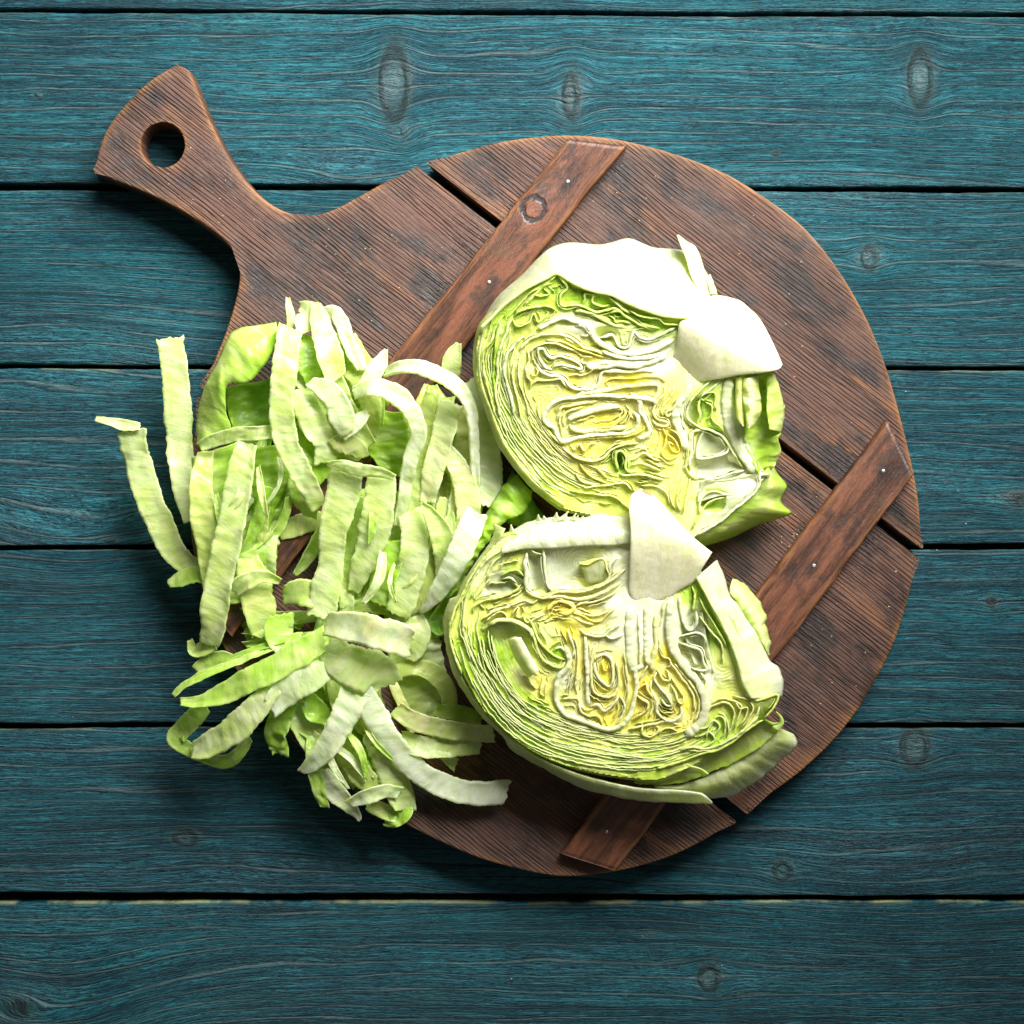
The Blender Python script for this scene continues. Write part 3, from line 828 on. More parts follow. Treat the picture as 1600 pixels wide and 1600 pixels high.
def solid_patch(name, outline, zf, skirt, parent, colf, mat, seed, rnd=3.0, rough=0.35):
    """thick cut piece: domed top over a star-shaped outline with rounded rim and skirt"""
    p = spline(outline, n=120, closed=True)[:-1]
    n = len(p); cen = p.mean(0)
    sc = [1.0, 1.0, 1.0, 0.985, 0.96, 0.92, 0.86, 0.78, 0.68, 0.56, 0.43, 0.3, 0.16, 0.001]
    dz = [-skirt, -skirt * 0.5, -rnd, -rnd * 0.45, -rnd * 0.15, -rnd * 0.03] + [0] * 8
    V, cc, uv = [], [], []
    for a, b in zip(sc, dz):
        q = cen + (p - cen) * a
        V.append(P(q[:, 0], q[:, 1], zf(q[:, 0], q[:, 1]) + b + rough * fbm(q[:, 0] / 26, q[:, 1] / 26, seed)))
        cc.append(colf(q[:, 0], q[:, 1])); uv.append(np.stack([q[:, 0] * .4, q[:, 1] * .4, np.full(n, 1.0)], 1))
    m = len(sc)
    V = np.stack(V, 1).reshape(-1, 3); cc = np.stack(cc, 1).reshape(-1, 3); uv = np.stack(uv, 1).reshape(-1, 3)
    o = mesh_obj(name, V, grid_faces(n, m, closed=True), mat, parent, cols=np.clip(cc, 0, 1), uv=uv)
    if o.data.polygons[len(o.data.polygons) // 2].normal.z < 0: o.data.flip_normals()
    return o

def family(ga, gb, k, amp, seed):
    """curves lying between two guides"""
    a = spline(ga, n=60); b = spline(gb, n=60)
    out = []
    s = np.linspace(0, 1, 60)
    for i in range(k):
        f = (i + 0.5) / k
        ff = np.clip(f + amp * fbm(s * 5.0, i * 0.45, seed) , 0.0, 1.0)
        lo = max(0, int(60 * (0.16 * (0.5 + 0.5 * math.sin(seed + i * 2.3))))); hi = 60 - max(0, int(60 * (0.16 * (0.5 + 0.5 * math.sin(seed * 3 + i * 1.7)))))
        c = a * (1 - ff)[:, None] + b * ff[:, None]
        out.append(c[lo:hi:3])
    return out

def put_leaves(root, H, zone, curves, seed0):
    lines = []
    for i, (sn, edge, t, pts) in enumerate(curves):
        c = T(sn, pts) if sn else np.array(pts)
        lines.append(c)
        fam = sn is None
        tt = t * (0.7 if fam else (0.9 if t < 8 else 1.0))
        ribbon("leaf", c, tt, 11.0 if t < 8 else 16.0, H, zone, edge, root, seed0 + i, zoff=(-1.35 if fam else 0.1) + (0.2 if t >= 7 else 0.0),
               fade=1.3 if fam else (1.2 if t < 5 else 0.4), ruf=0.4 if fam else 1.1, wig=1.6 if fam else 1.0, lean=9.0 if t < 8 else 3.0)
        if t >= 4 and t < 8 and not fam:      # the thin neighbour leaf that lies against it
            c2 = spline(c, step=6.0); tn = np.gradient(c2, axis=0); tn /= np.linalg.norm(tn, axis=1)[:, None] + 1e-9
            off = (4.2 + 1.6 * fbm(np.arange(len(c2)) / 4.0, i, 77)) * (1 if i % 2 else -1)
            c2 = c2 + np.stack([-tn[:, 1], tn[:, 0]], 1) * np.asarray(off)[:, None]
            if len(c2) > 8: ribbon("leaf", c2[2:-2], 1.7, 9.0, H, zone, edge, root, seed0 + i + 7000, zoff=-0.9, fade=1.2, ruf=0.7, wig=1.8, lean=7.0)
    return lines

def frills(root, outline, H, zone, lines, n, seed, avoid):
    """short crinkled leaf edges packed between the big ones, running with the nearest big edge"""
    rng = np.random.default_rng(seed)
    poly = spline(outline, step=5.0, closed=True)[:-1]
    allp, allt = [], []
    for c in lines:
        q = spline(c, step=3.0); t = np.gradient(q, axis=0); t /= np.linalg.norm(t, axis=1)[:, None] + 1e-9
        allp.append(q); allt.append(t)
    allp = np.vstack(allp); allt = np.vstack(allt)
    kd = kdtree.KDTree(len(allp))
    for i, q in enumerate(allp): kd.insert((q[0], q[1], 0), i)
    kd.balance()
    (x0, y0), (x1, y1) = poly.min(0), poly.max(0)
    done = 0; tries = 0
    while done < n and tries < 4000:
        tries += 1
        p = np.array([rng.uniform(x0, x1), rng.uniform(y0, y1)])
        if not inside(p[None], poly)[0] or mindist(p[None], poly)[0] < 14: continue
        bad = False
        for (sn, cx, cy_, rx, ry) in avoid:
            q = T(sn, [(cx, cy_)])[0]; k_ = SYS[sn][2]
            if ((p[0] - q[0]) * k_ / rx) ** 2 + ((p[1] - q[1]) * k_ / ry) ** 2 < 1.5: bad = True
        _, i, d = kd.find((p[0], p[1], 0))
        if bad or d < 3.5: continue
        pts = [p]
        for sgn in (1, -1):
            c = p.copy(); td = allt[i] * sgn
            for _ in range(int(rng.integers(2, 5))):
                _, j, _ = kd.find((c[0], c[1], 0))
                t = allt[j] if (allt[j] @ td) > 0 else -allt[j]
                td = t; c = c + t * 6.0
                pts = pts + [c] if sgn > 0 else [c] + pts
        pts = np.array(pts)
        zc = zone([p[0]], [p[1]])[0]
        edge = 0.45 * zc + 0.55 * CL['C'] if zc[0] > 0.55 else 0.5 * zc + 0.5 * CL['PG']
        ribbon("leaf", pts, rng.uniform(1.5, 2.6), 7.0, H, zone, edge, root, seed * 10 + done, zoff=rng.uniform(-2.0, -0.3), ruf=0.9, wig=rng.uniform(2.2, 4.2), lean=6.0)
        done += 1

# ------------------------------------------------------------------ upper wedge
def H1(px, py):
    px = np.asarray(px, float); py = np.asarray(py, float)
    return 108 - 0.12 * (py - 480) - 0.012 * (950 - px) - np.clip(px - 1120, 0, 200) * 0.06
w1_o = tuple(P(960, 640, BZ1))
w1 = empty("lettuce_wedge", w1_o)
tag(w1, "upper cut wedge of iceberg lettuce with blown white rib along its top", "lettuce wedge", "cut lettuce wedges on the board")

Z1ONE = Zone('A', [(250, 600, 'G'), (225, 520, 'PG'), (290, 420, 'G'), (330, 560, 'PG'), (360, 480, 'PG'), (440, 420, 'PG'), (700, 330, 'G'), (620, 290, 'G'), (900, 420, 'G'), (800, 400, 'G'), (480, 300, 'G'), (960, 420, 'BG'), (760, 470, 'WG'), (560, 480, 'WG'),
    (620, 440, 'W'), (800, 540, 'W'), (950, 520, 'W'), (600, 560, 'Y'), (740, 575, 'YY'), (520, 590, 'YG'), (560, 520, 'C'), (440, 600, 'C'), (420, 520, 'PG'), (470, 680, 'YG'), (600, 690, 'Y'), (760, 690, 'Y'), (860, 660, 'YY'), (950, 610, 'W'), (700, 740, 'C'), (780, 770, 'YY'), (640, 800, 'Y'),
    (720, 850, 'YY'), (820, 800, 'C'), (860, 900, 'Y'), (920, 820, 'C'), (990, 900, 'YY'), (1020, 960, 'YY'), (960, 960, 'Y'), (560, 880, 'C'), (620, 930, 'Y'), (500, 900, 'YG'), (430, 800, 'YG'), (350, 700, 'PG'), (300, 800, 'G'), (400, 1000, 'YG'), (330, 960, 'G'), (520, 1080, 'YG'), (650, 1010, 'Y'), (700, 1080, 'YG'), (820, 1150, 'YG'),
    (800, 1020, 'DG'), (900, 1050, 'YG'), (880, 960, 'C'), (980, 1080, 'YG'), (1000, 760, 'Y'), (1060, 800, 'W'), (1050, 900, 'W'), (1150, 800, 'G'), (1190, 860, 'G'), (1120, 900, 'YG'), (1190, 970, 'W'), (1190, 1060, 'W'), (1130, 1080, 'WG'), (1270, 830, 'W'), (1300, 960, 'W'), (1330, 1080, 'W'), (1200, 1190, 'G'), (1290, 1170, 'W'), (1150, 1280, 'WG'), (1060, 1140, 'YG'), (1000, 1150, 'YG'), (1330, 760, 'G'), (620, 1180, 'YG'), (450, 1130, 'G')])

C1 = [
 ('Z1', 'PG', 3, [(460, 610), (520, 555), (600, 525), (700, 505), (790, 500), (860, 520), (900, 560)]),
 ('Z1', 'PG', 3, [(450, 620), (480, 690), (540, 700), (620, 660), (650, 600), (670, 580), (690, 640), (720, 660), (790, 600), (810, 560), (780, 545)]),
 ('Z1', 'WG', 4.5, [(450, 630), (410, 690), (395, 760), (350, 860), (320, 960), (300, 1080), (310, 1180), (290, 1290), (285, 1400), (310, 1500), (330, 1620)]),
 ('Z1', 'W', 5, [(560, 800), (480, 880), (440, 930), (400, 990), (375, 1080), (380, 1200), (410, 1310), (440, 1420), (470, 1600)]),
 ('Z1', 'PG', 4, [(350, 600), (280, 720), (240, 850), (170, 950), (160, 1100), (190, 1250), (230, 1400), (280, 1600)]),
 ('Z1', 'G', 3.5, [(330, 640), (300, 750), (285, 900), (270, 1050), (262, 1200), (275, 1350), (270, 1450)]),
 ('Z1', 'PG', 4, [(890, 190), (840, 240), (740, 300), (640, 360), (560, 440), (480, 530), (400, 620)]),
 ('Z1', 'PG', 3.5, [(860, 270), (760, 300), (690, 370), (620, 440), (560, 500)]),
 ('Z1', 'PG', 3.5, [(760, 320), (820, 380), (740, 400), (660, 390), (600, 450)]),
 ('Z1', 'PG', 4, [(910, 180), (950, 240), (1000, 320), (940, 380), (930, 450), (960, 500), (1080, 490), (1180, 510), (1280, 560), (1400, 540), (1480, 520), (1540, 560), (1600, 610)]),
 ('Z1', 'PG', 4, [(1020, 250), (1080, 310), (1200, 340), (1330, 370), (1440, 430), (1530, 510), (1640, 580)]),
 ('Z1', 'PG', 3.5, [(1140, 490), (1170, 440), (1180, 380), (1260, 390), (1250, 460), (1340, 500), (1420, 490)]),
 ('Z1', 'PG', 4, [(1070, 550), (1180, 560), (1280, 600), (1400, 660), (1500, 700), (1600, 710)]),
 ('Z2', 'PG', 4, [(0, 30), (150, 60), (250, 110), (380, 170), (520, 210), (640, 180), (760, 200), (840, 215)]),
 ('Z2', 'PG', 4, [(330, 60), (420, 40), (480, 80), (560, 130), (650, 180), (760, 215), (850, 210)]),
 ('Z2', 'PG', 3.5, [(330, 80), (380, 110), (400, 150), (470, 140), (560, 170)]),
 ('Z2', 'PG', 3.5, [(520, 30), (620, 80), (740, 110), (830, 120), (850, 180)]),
 ('Z2', 'YG', 3, [(840, 110), (880, 160), (960, 170), (1030, 180)]),
 ('Z1', 'W', 7, [(700, 740), (800, 680), (950, 620), (1060, 650), (1180, 680), (1230, 740), (1280, 820), (1350, 860)]),
 ('Z1', 'W', 4, [(1060, 700), (1130, 710), (1190, 740), (1200, 790), (1130, 790)]),
 ('Z2', 'W', 9, [(0, 180), (80, 180), (140, 250), (200, 320), (260, 370), (380, 430), (500, 460), (620, 460), (760, 430), (880, 370), (980, 320)]),
 ('Z2', 'W', 5, [(230, 310), (330, 280), (380, 290), (430, 390), (520, 400), (560, 290), (580, 240), (640, 300), (740, 320), (850, 270), (1000, 205)]),
 ('Z2', 'W', 7, [(250, 430), (360, 480), (480, 505), (620, 512), (760, 495), (880, 460), (940, 420)]),
 ('Z2', 'W', 13, [(90, 575), (180, 590), (300, 570), (420, 560), (560, 575), (700, 555), (860, 500), (920, 475)]),
 ('Z1', 'C', 4.5, [(520, 950), (600, 850), (700, 800), (800, 780), (900, 780), (1000, 800), (1080, 850), (1180, 920), (1300, 950), (1400, 1000), (1520, 1030)]),
 ('Z1', 'C', 3, [(620, 1000), (640, 940), (700, 900), (800, 870), (900, 880), (1000, 920), (1080, 950), (1150, 1000), (1260, 1010)]),
 ('Z1', 'Y', 3, [(780, 840), (860, 850), (960, 860), (1080, 920), (1200, 960), (1320, 1000), (1480, 1040)]),
 ('Z1', 'W', 5, [(850, 1130), (880, 1095), (960, 1090), (1060, 1110), (1140, 1130), (1130, 1085), (1080, 1050), (1010, 1020), (920, 1000), (850, 1020), (800, 990), (760, 930), (712, 940), (715, 1000), (740, 1050), (790, 1110), (850, 1135)]),
 ('Z1', 'W', 5, [(690, 1080), (740, 1150), (820, 1190), (920, 1200), (980, 1240), (1010, 1290), (1080, 1330), (1200, 1330), (1290, 1310), (1320, 1250), (1340, 1180), (1400, 1150), (1600, 1150)]),
 ('Z1', 'C', 3.5, [(640, 1290), (700, 1240), (760, 1240), (860, 1240), (930, 1230), (960, 1270), (1000, 1320)]),
 ('Z1', 'C', 3, [(1010, 1200), (1080, 1180), (1150, 1190), (1220, 1170), (1280, 1110)]),
 ('Z1', 'C', 4, [(1160, 1010), (1140, 1060), (1200, 1080), (1270, 1100), (1340, 1080), (1450, 1060)]),
 ('Z1', 'C', 3.5, [(600, 930), (620, 1040), (590, 1120), (600, 1200), (640, 1260), (620, 1340)]),
 ('Z1', 'C', 3, [(540, 1000), (510, 1120), (520, 1250), (560, 1380), (600, 1500), (620, 1620)]),
 ('Z1', 'C', 3, [(660, 1130), (640, 1180), (690, 1200), (710, 1150), (680, 1110)]),
 ('Z1', 'C', 3, [(470, 1050), (450, 1180), (470, 1300), (510, 1450), (530, 1600)]),
 ('Z3', 'W', 7, [(1600, 40), (1400, 10), (1100, -10), (900, -10), (640, 20), (540, 60), (470, 130), (450, 210), (490, 280), (550, 310), (590, 400), (650, 450), (760, 410), (900, 390), (1100, 370), (1300, 360), (1380, 300), (1390, 210), (1340, 150)]),
 ('Z3', 'W', 10, [(700, 265), (720, 210), (820, 170), (950, 130), (1100, 100), (1220, 100)]),
 ('Z3', 'C', 8, [(705, 280), (740, 320), (830, 345), (950, 330), (1150, 315), (1280, 300)]),
 ('Z3', 'Y', 4, [(1240, 110), (1262, 170), (1190, 250), (1100, 300), (950, 310)]),
 ('Z3', 'C', 5, [(560, 250), (590, 180), (620, 110), (700, 90), (800, 70), (1000, 40)]),
 ('Z3', 'C', 4, [(650, 300), (640, 230), (660, 170), (720, 130), (850, 100)]),
 ('Z3', 'Y', 3, [(860, 420), (1000, 410), (1150, 400), (1300, 390), (1440, 330), (1440, 280)]),
 ('Z3', 'C', 4, [(400, 40), (390, 130), (420, 230), (470, 320), (560, 420), (620, 480)]),
 ('Z2', 'W', 7, [(540, 860), (610, 900), (640, 960), (640, 1040), (690, 1100), (720, 1180), (740, 1240), (690, 1290), (600, 1310)]),
 ('Z2', 'C', 7, [(0, 870), (150, 850), (300, 830), (450, 800), (600, 780), (800, 770), (830, 850), (790, 920), (800, 1000)]),
 ('Z2', 'W', 6, [(250, 650), (380, 640), (520, 650), (660, 630), (800, 640)]),
 ('Z2', 'W', 5, [(255, 655), (240, 730), (200, 800), (100, 825), (0, 830)]),
 ('Z2', 'Y', 3.5, [(310, 800), (300, 750), (330, 720), (400, 710), (560, 710), (700, 690), (830, 700), (900, 750)]),
 ('Z2', 'C', 4, [(1070, 800), (1060, 870), (1010, 950), (960, 1020), (900, 1050), (920, 1090), (970, 1040)]),
 ('Z2', 'C', 4, [(900, 770), (870, 880), (800, 960), (770, 1060), (820, 1120), (900, 1140), (920, 1180), (860, 1190), (790, 1160), (760, 1110)]),
 ('Z2', 'C', 4, [(990, 790), (940, 900), (880, 970), (850, 1040), (880, 1090)]),
 ('Z2', 'Y', 3, [(900, 1260), (960, 1300), (1010, 1360), (1030, 1440), (960, 1430), (930, 1350), (990, 1390)]),
 ('Z2', 'Y', 3, [(860, 1180), (900, 1280), (890, 1380), (860, 1450), (920, 1520), (1040, 1480)]),
 ('Z2', 'Y', 3, [(940, 1220), (1010, 1260), (1050, 1350), (1060, 1430)]),
 ('Z2', 'W', 12, [(1150, 770), (1100, 870), (1030, 950), (1000, 1060), (1010, 1160), (1050, 1260), (1090, 1360), (1120, 1440)]),
 ('Z4', 'W', 16, [(755, 170), (725, 280), (725, 420), (750, 560), (800, 690), (860, 800), (920, 890), (970, 960)]),
 ('Z2', 'WG', 4, [(1330, 750), (1230, 840), (1150, 940), (1110, 1040), (1120, 1110), (1190, 1170), (1260, 1210), (1340, 1230), (1440, 1280), (1500, 1340), (1560, 1440), (1620, 1520)]),
 ('Z2', 'PG', 4, [(1240, 940), (1220, 1000), (1240, 1080), (1220, 1150), (1240, 1190)]),
 ('Z2', 'PG', 3.5, [(1290, 950), (1360, 990), (1350, 1080), (1290, 1140)]),
 ('Z2', 'PG', 3.5, [(1250, 880), (1330, 850), (1390, 860), (1390, 960), (1410, 1040)]),
 ('Z2', 'PG', 3.5, [(1340, 1090), (1390, 1150), (1440, 1190), (1480, 1260)]),
 ('Z2', 'W', 4, [(1230, 920), (1290, 860), (1370, 800), (1420, 760)]),
 ('Z2', 'WG', 5, [(1270, 1225), (1180, 1240), (1140, 1290), (1140, 1380), (1110, 1470), (1120, 1560), (1060, 1620)]),
 ('Z4', 'W', 4, [(460, 830), (540, 832), (640, 815), (730, 780), (725, 700), (660, 630), (560, 590)]),
 ('Z4', 'W', 4, [(420, 930), (412, 860), (430, 760), (430, 650), (460, 610), (500, 600)]),
 ('Z4', 'PG', 3, [(390, 700), (400, 800), (380, 900), (430, 980), (500, 1010)]),
 ('Z4', 'W', 4, [(870, 935), (770, 955), (650, 1000), (520, 1012)]),
 ('Z4', 'PG', 3, [(740, 700), (770, 780), (830, 870), (860, 920)]),
 ('Z4', 'W', 5, [(1080, 965), (1000, 975), (1000, 1040), (960, 1110), (880, 1185), (780, 1260), (680, 1350), (560, 1420), (460, 1480)]),
 ('Z4', 'WG', 3, [(490, 1300), (505, 1200), (550, 1130), (640, 1110), (720, 1150)]),
 ('Z4', 'PG', 3, [(430, 1430), (490, 1310), (550, 1220), (620, 1180), (710, 1155)]),
 ('Z4', 'C', 3, [(340, 960), (300, 1030), (255, 1100), (262, 1190), (300, 1260)]),
 ('Z4', 'C', 3.5, [(380, 960), (330, 1080), (310, 1180), (335, 1280)]),
 ('Z4', 'C', 3.5, [(420, 985), (405, 1080), (385, 1180), (355, 1290)]),
 ('Z4', 'C', 3, [(0, 1060), (100, 1060), (190, 1090), (235, 1150), (245, 1230)]),
 ('Z3', 'PG', 4.5, [(1195, 745), (1165, 640), (1170, 565), (1220, 540), (1265, 600), (1262, 700), (1300, 745), (1390, 750)]),
 ('Z3', 'C', 4, [(1200, 770), (1280, 785), (1400, 775), (1500, 790), (1650, 830)]),
 ('Z3', 'C', 4, [(620, 490), (700, 560), (800, 620), (950, 640), (1050, 600), (1120, 530), (1250, 480), (1400, 460)]),
 ('Z3', 'C', 3.5, [(700, 470), (760, 530), (800, 470), (850, 540), (900, 480), (960, 470)]),
 ('Z3', 'Y', 3.5, [(800, 660), (880, 760), (960, 820), (1080, 860)]),
 ('Z3', 'Y', 3.5, [(960, 700), (1030, 760), (1090, 830)]),
 ('Z3', 'C', 3.5, [(760, 760), (820, 840), (920, 870), (1050, 865)]),
 ('Z3', 'C', 3.5, [(830, 910), (960, 895), (1100, 880), (1250, 860), (1330, 940)]),
 ('Z3', 'PG', 3.5, [(700, 940), (850, 960), (1000, 980), (1150, 1000), (1230, 1060)]),
 ('Z3', 'C', 3.5, [(1300, 640), (1380, 600), (1450, 560), (1540, 620), (1620, 640)]),
 ('Z3', 'C', 3.5, [(1310, 690), (1400, 660), (1500, 690), (1620, 740)]),
]
G0 = T('A', [(215, 430), (195, 520), (186, 600), (200, 700), (238, 805), (285, 925), (345, 1015), (430, 1120), (550, 1210)])
G1 = T('A', [(330, 480), (305, 580), (315, 680), (355, 790), (410, 880), (490, 980), (590, 1060), (710, 1110), (840, 1140)])
G2 = T('A', [(390, 640), (400, 740), (450, 840), (510, 930), (590, 1000), (700, 1050), (820, 1080)])
for c in family(G0, G1, 12, 0.10, 4): C1.append((None, 'WG', 3.2, c))
for c in family(G1, G2, 7, 0.12, 9): C1.append((None, 'C', 3.0, c))
lines1 = put_leaves(w1, H1, Z1ONE, C1, 100)
OUT1 = T('A', [(540, 1222), (425, 1130), (335, 1025), (272, 930), (228, 810), (188, 705), (174, 600), (184, 490), (210, 425), (300, 345), (400, 275), (480, 234), (530, 218), (590, 254), (680, 294), (760, 316), (840, 356), (920, 386), (1000, 406), (1100, 410), (1250, 480), (1400, 620), (1340, 660), (1330, 760), (1340, 900), (1390, 1030), (1420, 1090), (1390, 1130), (1330, 1200), (1230, 1290), (1130, 1350), (1000, 1340), (850, 1300), (700, 1262)])
heart("inner_leaf_mass", OUT1, H1, Z1ONE, lines1, w1, 11, pits=[("Z4", 610, 720, 140, 130), ("Z4", 650, 910, 230, 90), ("Z4", 610, 1190, 120, 80), ("Z3", 1215, 640, 50, 90), ("Z2", 1180, 1060, 80, 140), ("Z1", 1380, 780, 110, 60)], flats=[("A", 960, 640, 90, 60), ("A", 1080, 720, 60, 60), ("A", 1270, 850, 40, 160), ("A", 1280, 1130, 110, 80), ("A", 700, 450, 160, 30)])
AV1 = [("A", 960, 640, 90, 60), ("A", 1080, 720, 60, 60), ("A", 1270, 850, 50, 180), ("A", 1280, 1130, 130, 100), ("A", 1190, 980, 110, 120), ("A", 1250, 560, 240, 140), ("A", 700, 450, 160, 30)]
frills(w1, OUT1, H1, Z1ONE, lines1, 95, 81, AV1)
shell("outer_leaf", OUT1, H1, (965, 640), BZ1 + 0.5, 'PG', w1, 5)
loft("outer_leaf", withz('A', [(215, 430), (197, 520), (190, 600), (205, 705), (244, 810), (290, 928), (350, 1022), (442, 1126), (560, 1213)], lambda x, y: H1(x, y) - 0.3),
     withz('A', [(200, 425), (178, 515), (167, 600), (182, 712), (220, 817), (264, 940), (324, 1032), (413, 1140), (538, 1236)], lambda x, y: H1(x, y) - 10), 'YG', 'WG', w1, m=10, n=90, bulge=2.5, ruf=0.7, rfreq=26, jag=0.8, thick=1.2, seed=2)
# white rib surface along the top
inn = withz('A', [(196, 440), (300, 342), (400, 272), (480, 230), (530, 212), (590, 250), (680, 290), (760, 310), (840, 350), (920, 380), (1000, 400), (1115, 405)], lambda x, y: H1(x, y) + 2.5)
out = withz('A', [(172, 540), (205, 420), (270, 312), (370, 222), (440, 148), (500, 100), (580, 80), (700, 88), (760, 78), (840, 62), (940, 100), (1075, 118), (1165, 200), (1200, 305)], lambda x, y: H1(x, y) - 46 + np.clip(760 - x, 0, 90) * 0.36)
loft("outer_leaf", inn, out, 'WG', 'W', w1, m=26, n=120, bulge=9, ruf=1.8, rfreq=46, thick=1.5, seed=3)['label'] = "smooth white outer rib leaf"
loft("leaf_tip", withz('A', [(1045, 46), (1066, 100), (1085, 150), (1105, 220), (1140, 300)], 92), withz('A', [(1048, 44), (1088, 74), (1128, 105), (1160, 190), (1178, 290)], 80), 'WG', 'W', w1, m=8, n=40, ruf=1.0, thick=0.7, seed=4)
loft("leaf_tip", withz('A', [(1165, 225), (1180, 260), (1190, 300)], 78), withz('A', [(1190, 215), (1206, 262), (1222, 305)], 74), 'WG', 'WG', w1, m=6, n=20, jag=3, ruf=0.6, thick=0.7, seed=5)
# core
ra = T('A', [(1105, 395), (1492, 612)])
def core1z(px, py):
    d = ra[1] - ra[0]; d = d / np.linalg.norm(d); nn = np.array([d[1], -d[0]])
    k = (px - ra[0][0]) * nn[0] + (py - ra[0][1]) * nn[1]      # positive above the ridge line
    lowf = 0.5 + 0.5 * np.tanh(((px - 1075) * 0.75 + (570 - py) * 0.65) / 30.0)
    return H1(np.minimum(px, 1130), py) - 2.2 + 9.6 * lowf - 0.085 * ((1150 - px) * 0.5 + (py - 500) * 0.85) + 3.5 - 0.62 * (0.5 * ((k + 10) + np.sqrt((k + 10) ** 2 + 160)) - 3.0) * 0.9
def core1c(px, py):
    f = np.clip(0.5 + 0.5 * fbm(px / 60, py / 60, 8), 0, 1)[:, None]
    return np.array((.70, .68, .48)) * f + np.array((.68, .65, .40)) * (1 - f)
solid_patch("core", T('A', [(1052, 430), (1100, 402), (1185, 312), (1300, 325), (1350, 360), (1400, 410), (1450, 500), (1494, 598), (1496, 608), (1476, 628), (1420, 640), (1320, 650), (1200, 672), (1100, 682), (1040, 672), (1002, 640), (1008, 585), (1038, 540)]), core1z, 26, w1, core1c, M_CORE, 21, rnd=1.0)
# loose green leaves on the right
loft("leaf", withz('Z4', [(820, 150), (835, 330), (860, 540), (900, 760), (1000, 960)], [92, 88, 84, 80, 76]), withz('Z4', [(1105, 108), (1150, 220), (1203, 380), (1192, 560), (1150, 670), (1182, 765), (1140, 850), (1085, 940)], [74, 70, 66, 64, 66, 60, 60, 58]), 'G', 'BG', w1, m=26, n=90, bulge=-5, ruf=4.0, rfreq=20, jag=2.0, edge_ruf=5, thick=0.7, seed=9, mid='G')
loft("leaf", withz('Z4', [(800, 165), (795, 330), (805, 480), (850, 565)], 97), withz('Z4', [(880, 150), (870, 330), (865, 460), (870, 570)], 94), 'YG', 'PG', w1, m=12, n=50, bulge=3, ruf=1.5, rfreq=16, thick=0.7, seed=6)
loft("leaf", withz('Z4', [(855, 170), (850, 300), (880, 450), (885, 578)], 98), withz('Z4', [(985, 150), (1000, 290), (1015, 430), (945, 588)], [92, 92, 92, 90]), 'PG', 'PG', w1, m=18, n=50, bulge=5, ruf=2.0, rfreq=13, jag=1.5, thick=0.7, seed=7, mid='WG')
loft("leaf", withz('Z4', [(1050, 150), (1055, 300), (1060, 430), (1085, 590)], 84), withz('Z4', [(1112, 112), (1155, 225), (1200, 385), (1180, 610)], [74, 72, 68, 66]), 'BG', 'PG', w1, m=14, n=50, bulge=4, ruf=2.0, rfreq=18, jag=1.5, thick=0.7, seed=8)
loft("leaf", withz('Z4', [(1030, 960), (990, 1080), (900, 1170), (780, 1260), (680, 1350), (560, 1420), (440, 1470)], lambda x, y: H1(x, y) - 4), withz('Z4', [(1100, 875), (1150, 960), (1228, 1060), (1178, 1190), (1262, 1285), (1120, 1345), (960, 1400), (760, 1500), (520, 1570)], 42), 'G', 'G', w1, m=22, n=80, bulge=7, ruf=2.2, rfreq=22, edge_ruf=2.5, thick=0.9, seed=10, mid='PG')
# smooth cups in the cut
loft("leaf", withz('Z4', [(540, 600), (490, 680), (468, 780), (470, 830)], lambda x, y: H1(x, y) - 1), withz('Z4', [(600, 600), (690, 660), (728, 720), (735, 780)], lambda x, y: H1(x, y) - 1), 'W', 'W', w1, m=14, n=30, bulge=-4.5, ruf=0.4, thick=0.6, seed=12, mid='WG')
loft("leaf", withz('Z4', [(465, 838), (600, 825), (740, 785)], lambda x, y: H1(x, y) - 3), withz('Z4', [(470, 990), (680, 1000), (870, 935)], lambda x, y: H1(x, y) - 1), 'WG', 'W', w1, m=14, n=30, bulge=-4.5, ruf=0.6, thick=0.6, seed=13, mid='W')
loft("leaf", withz('Z4', [(500, 1020), (700, 1010), (960, 960), (1085, 962)], lambda x, y: H1(x, y) - 0.5), withz('Z4', [(480, 1200), (700, 1140), (860, 1160), (1000, 1020)], lambda x, y: H1(x, y) - 0.5), 'WG', 'W', w1, m=14, n=40, bulge=-1.5, ruf=0.8, thick=0.6, seed=14)
loft("leaf", withz('Z4', [(720, 1150), (700, 1250), (600, 1330), (500, 1440)], lambda x, y: H1(x, y) - 0.8), withz('Z4', [(900, 1150), (800, 1240), (680, 1345), (560, 1415)], lambda x, y: H1(x, y) - 0.8), 'W', 'WG', w1, m=12, n=40, bulge=0.8, ruf=0.8, thick=0.6, seed=15)

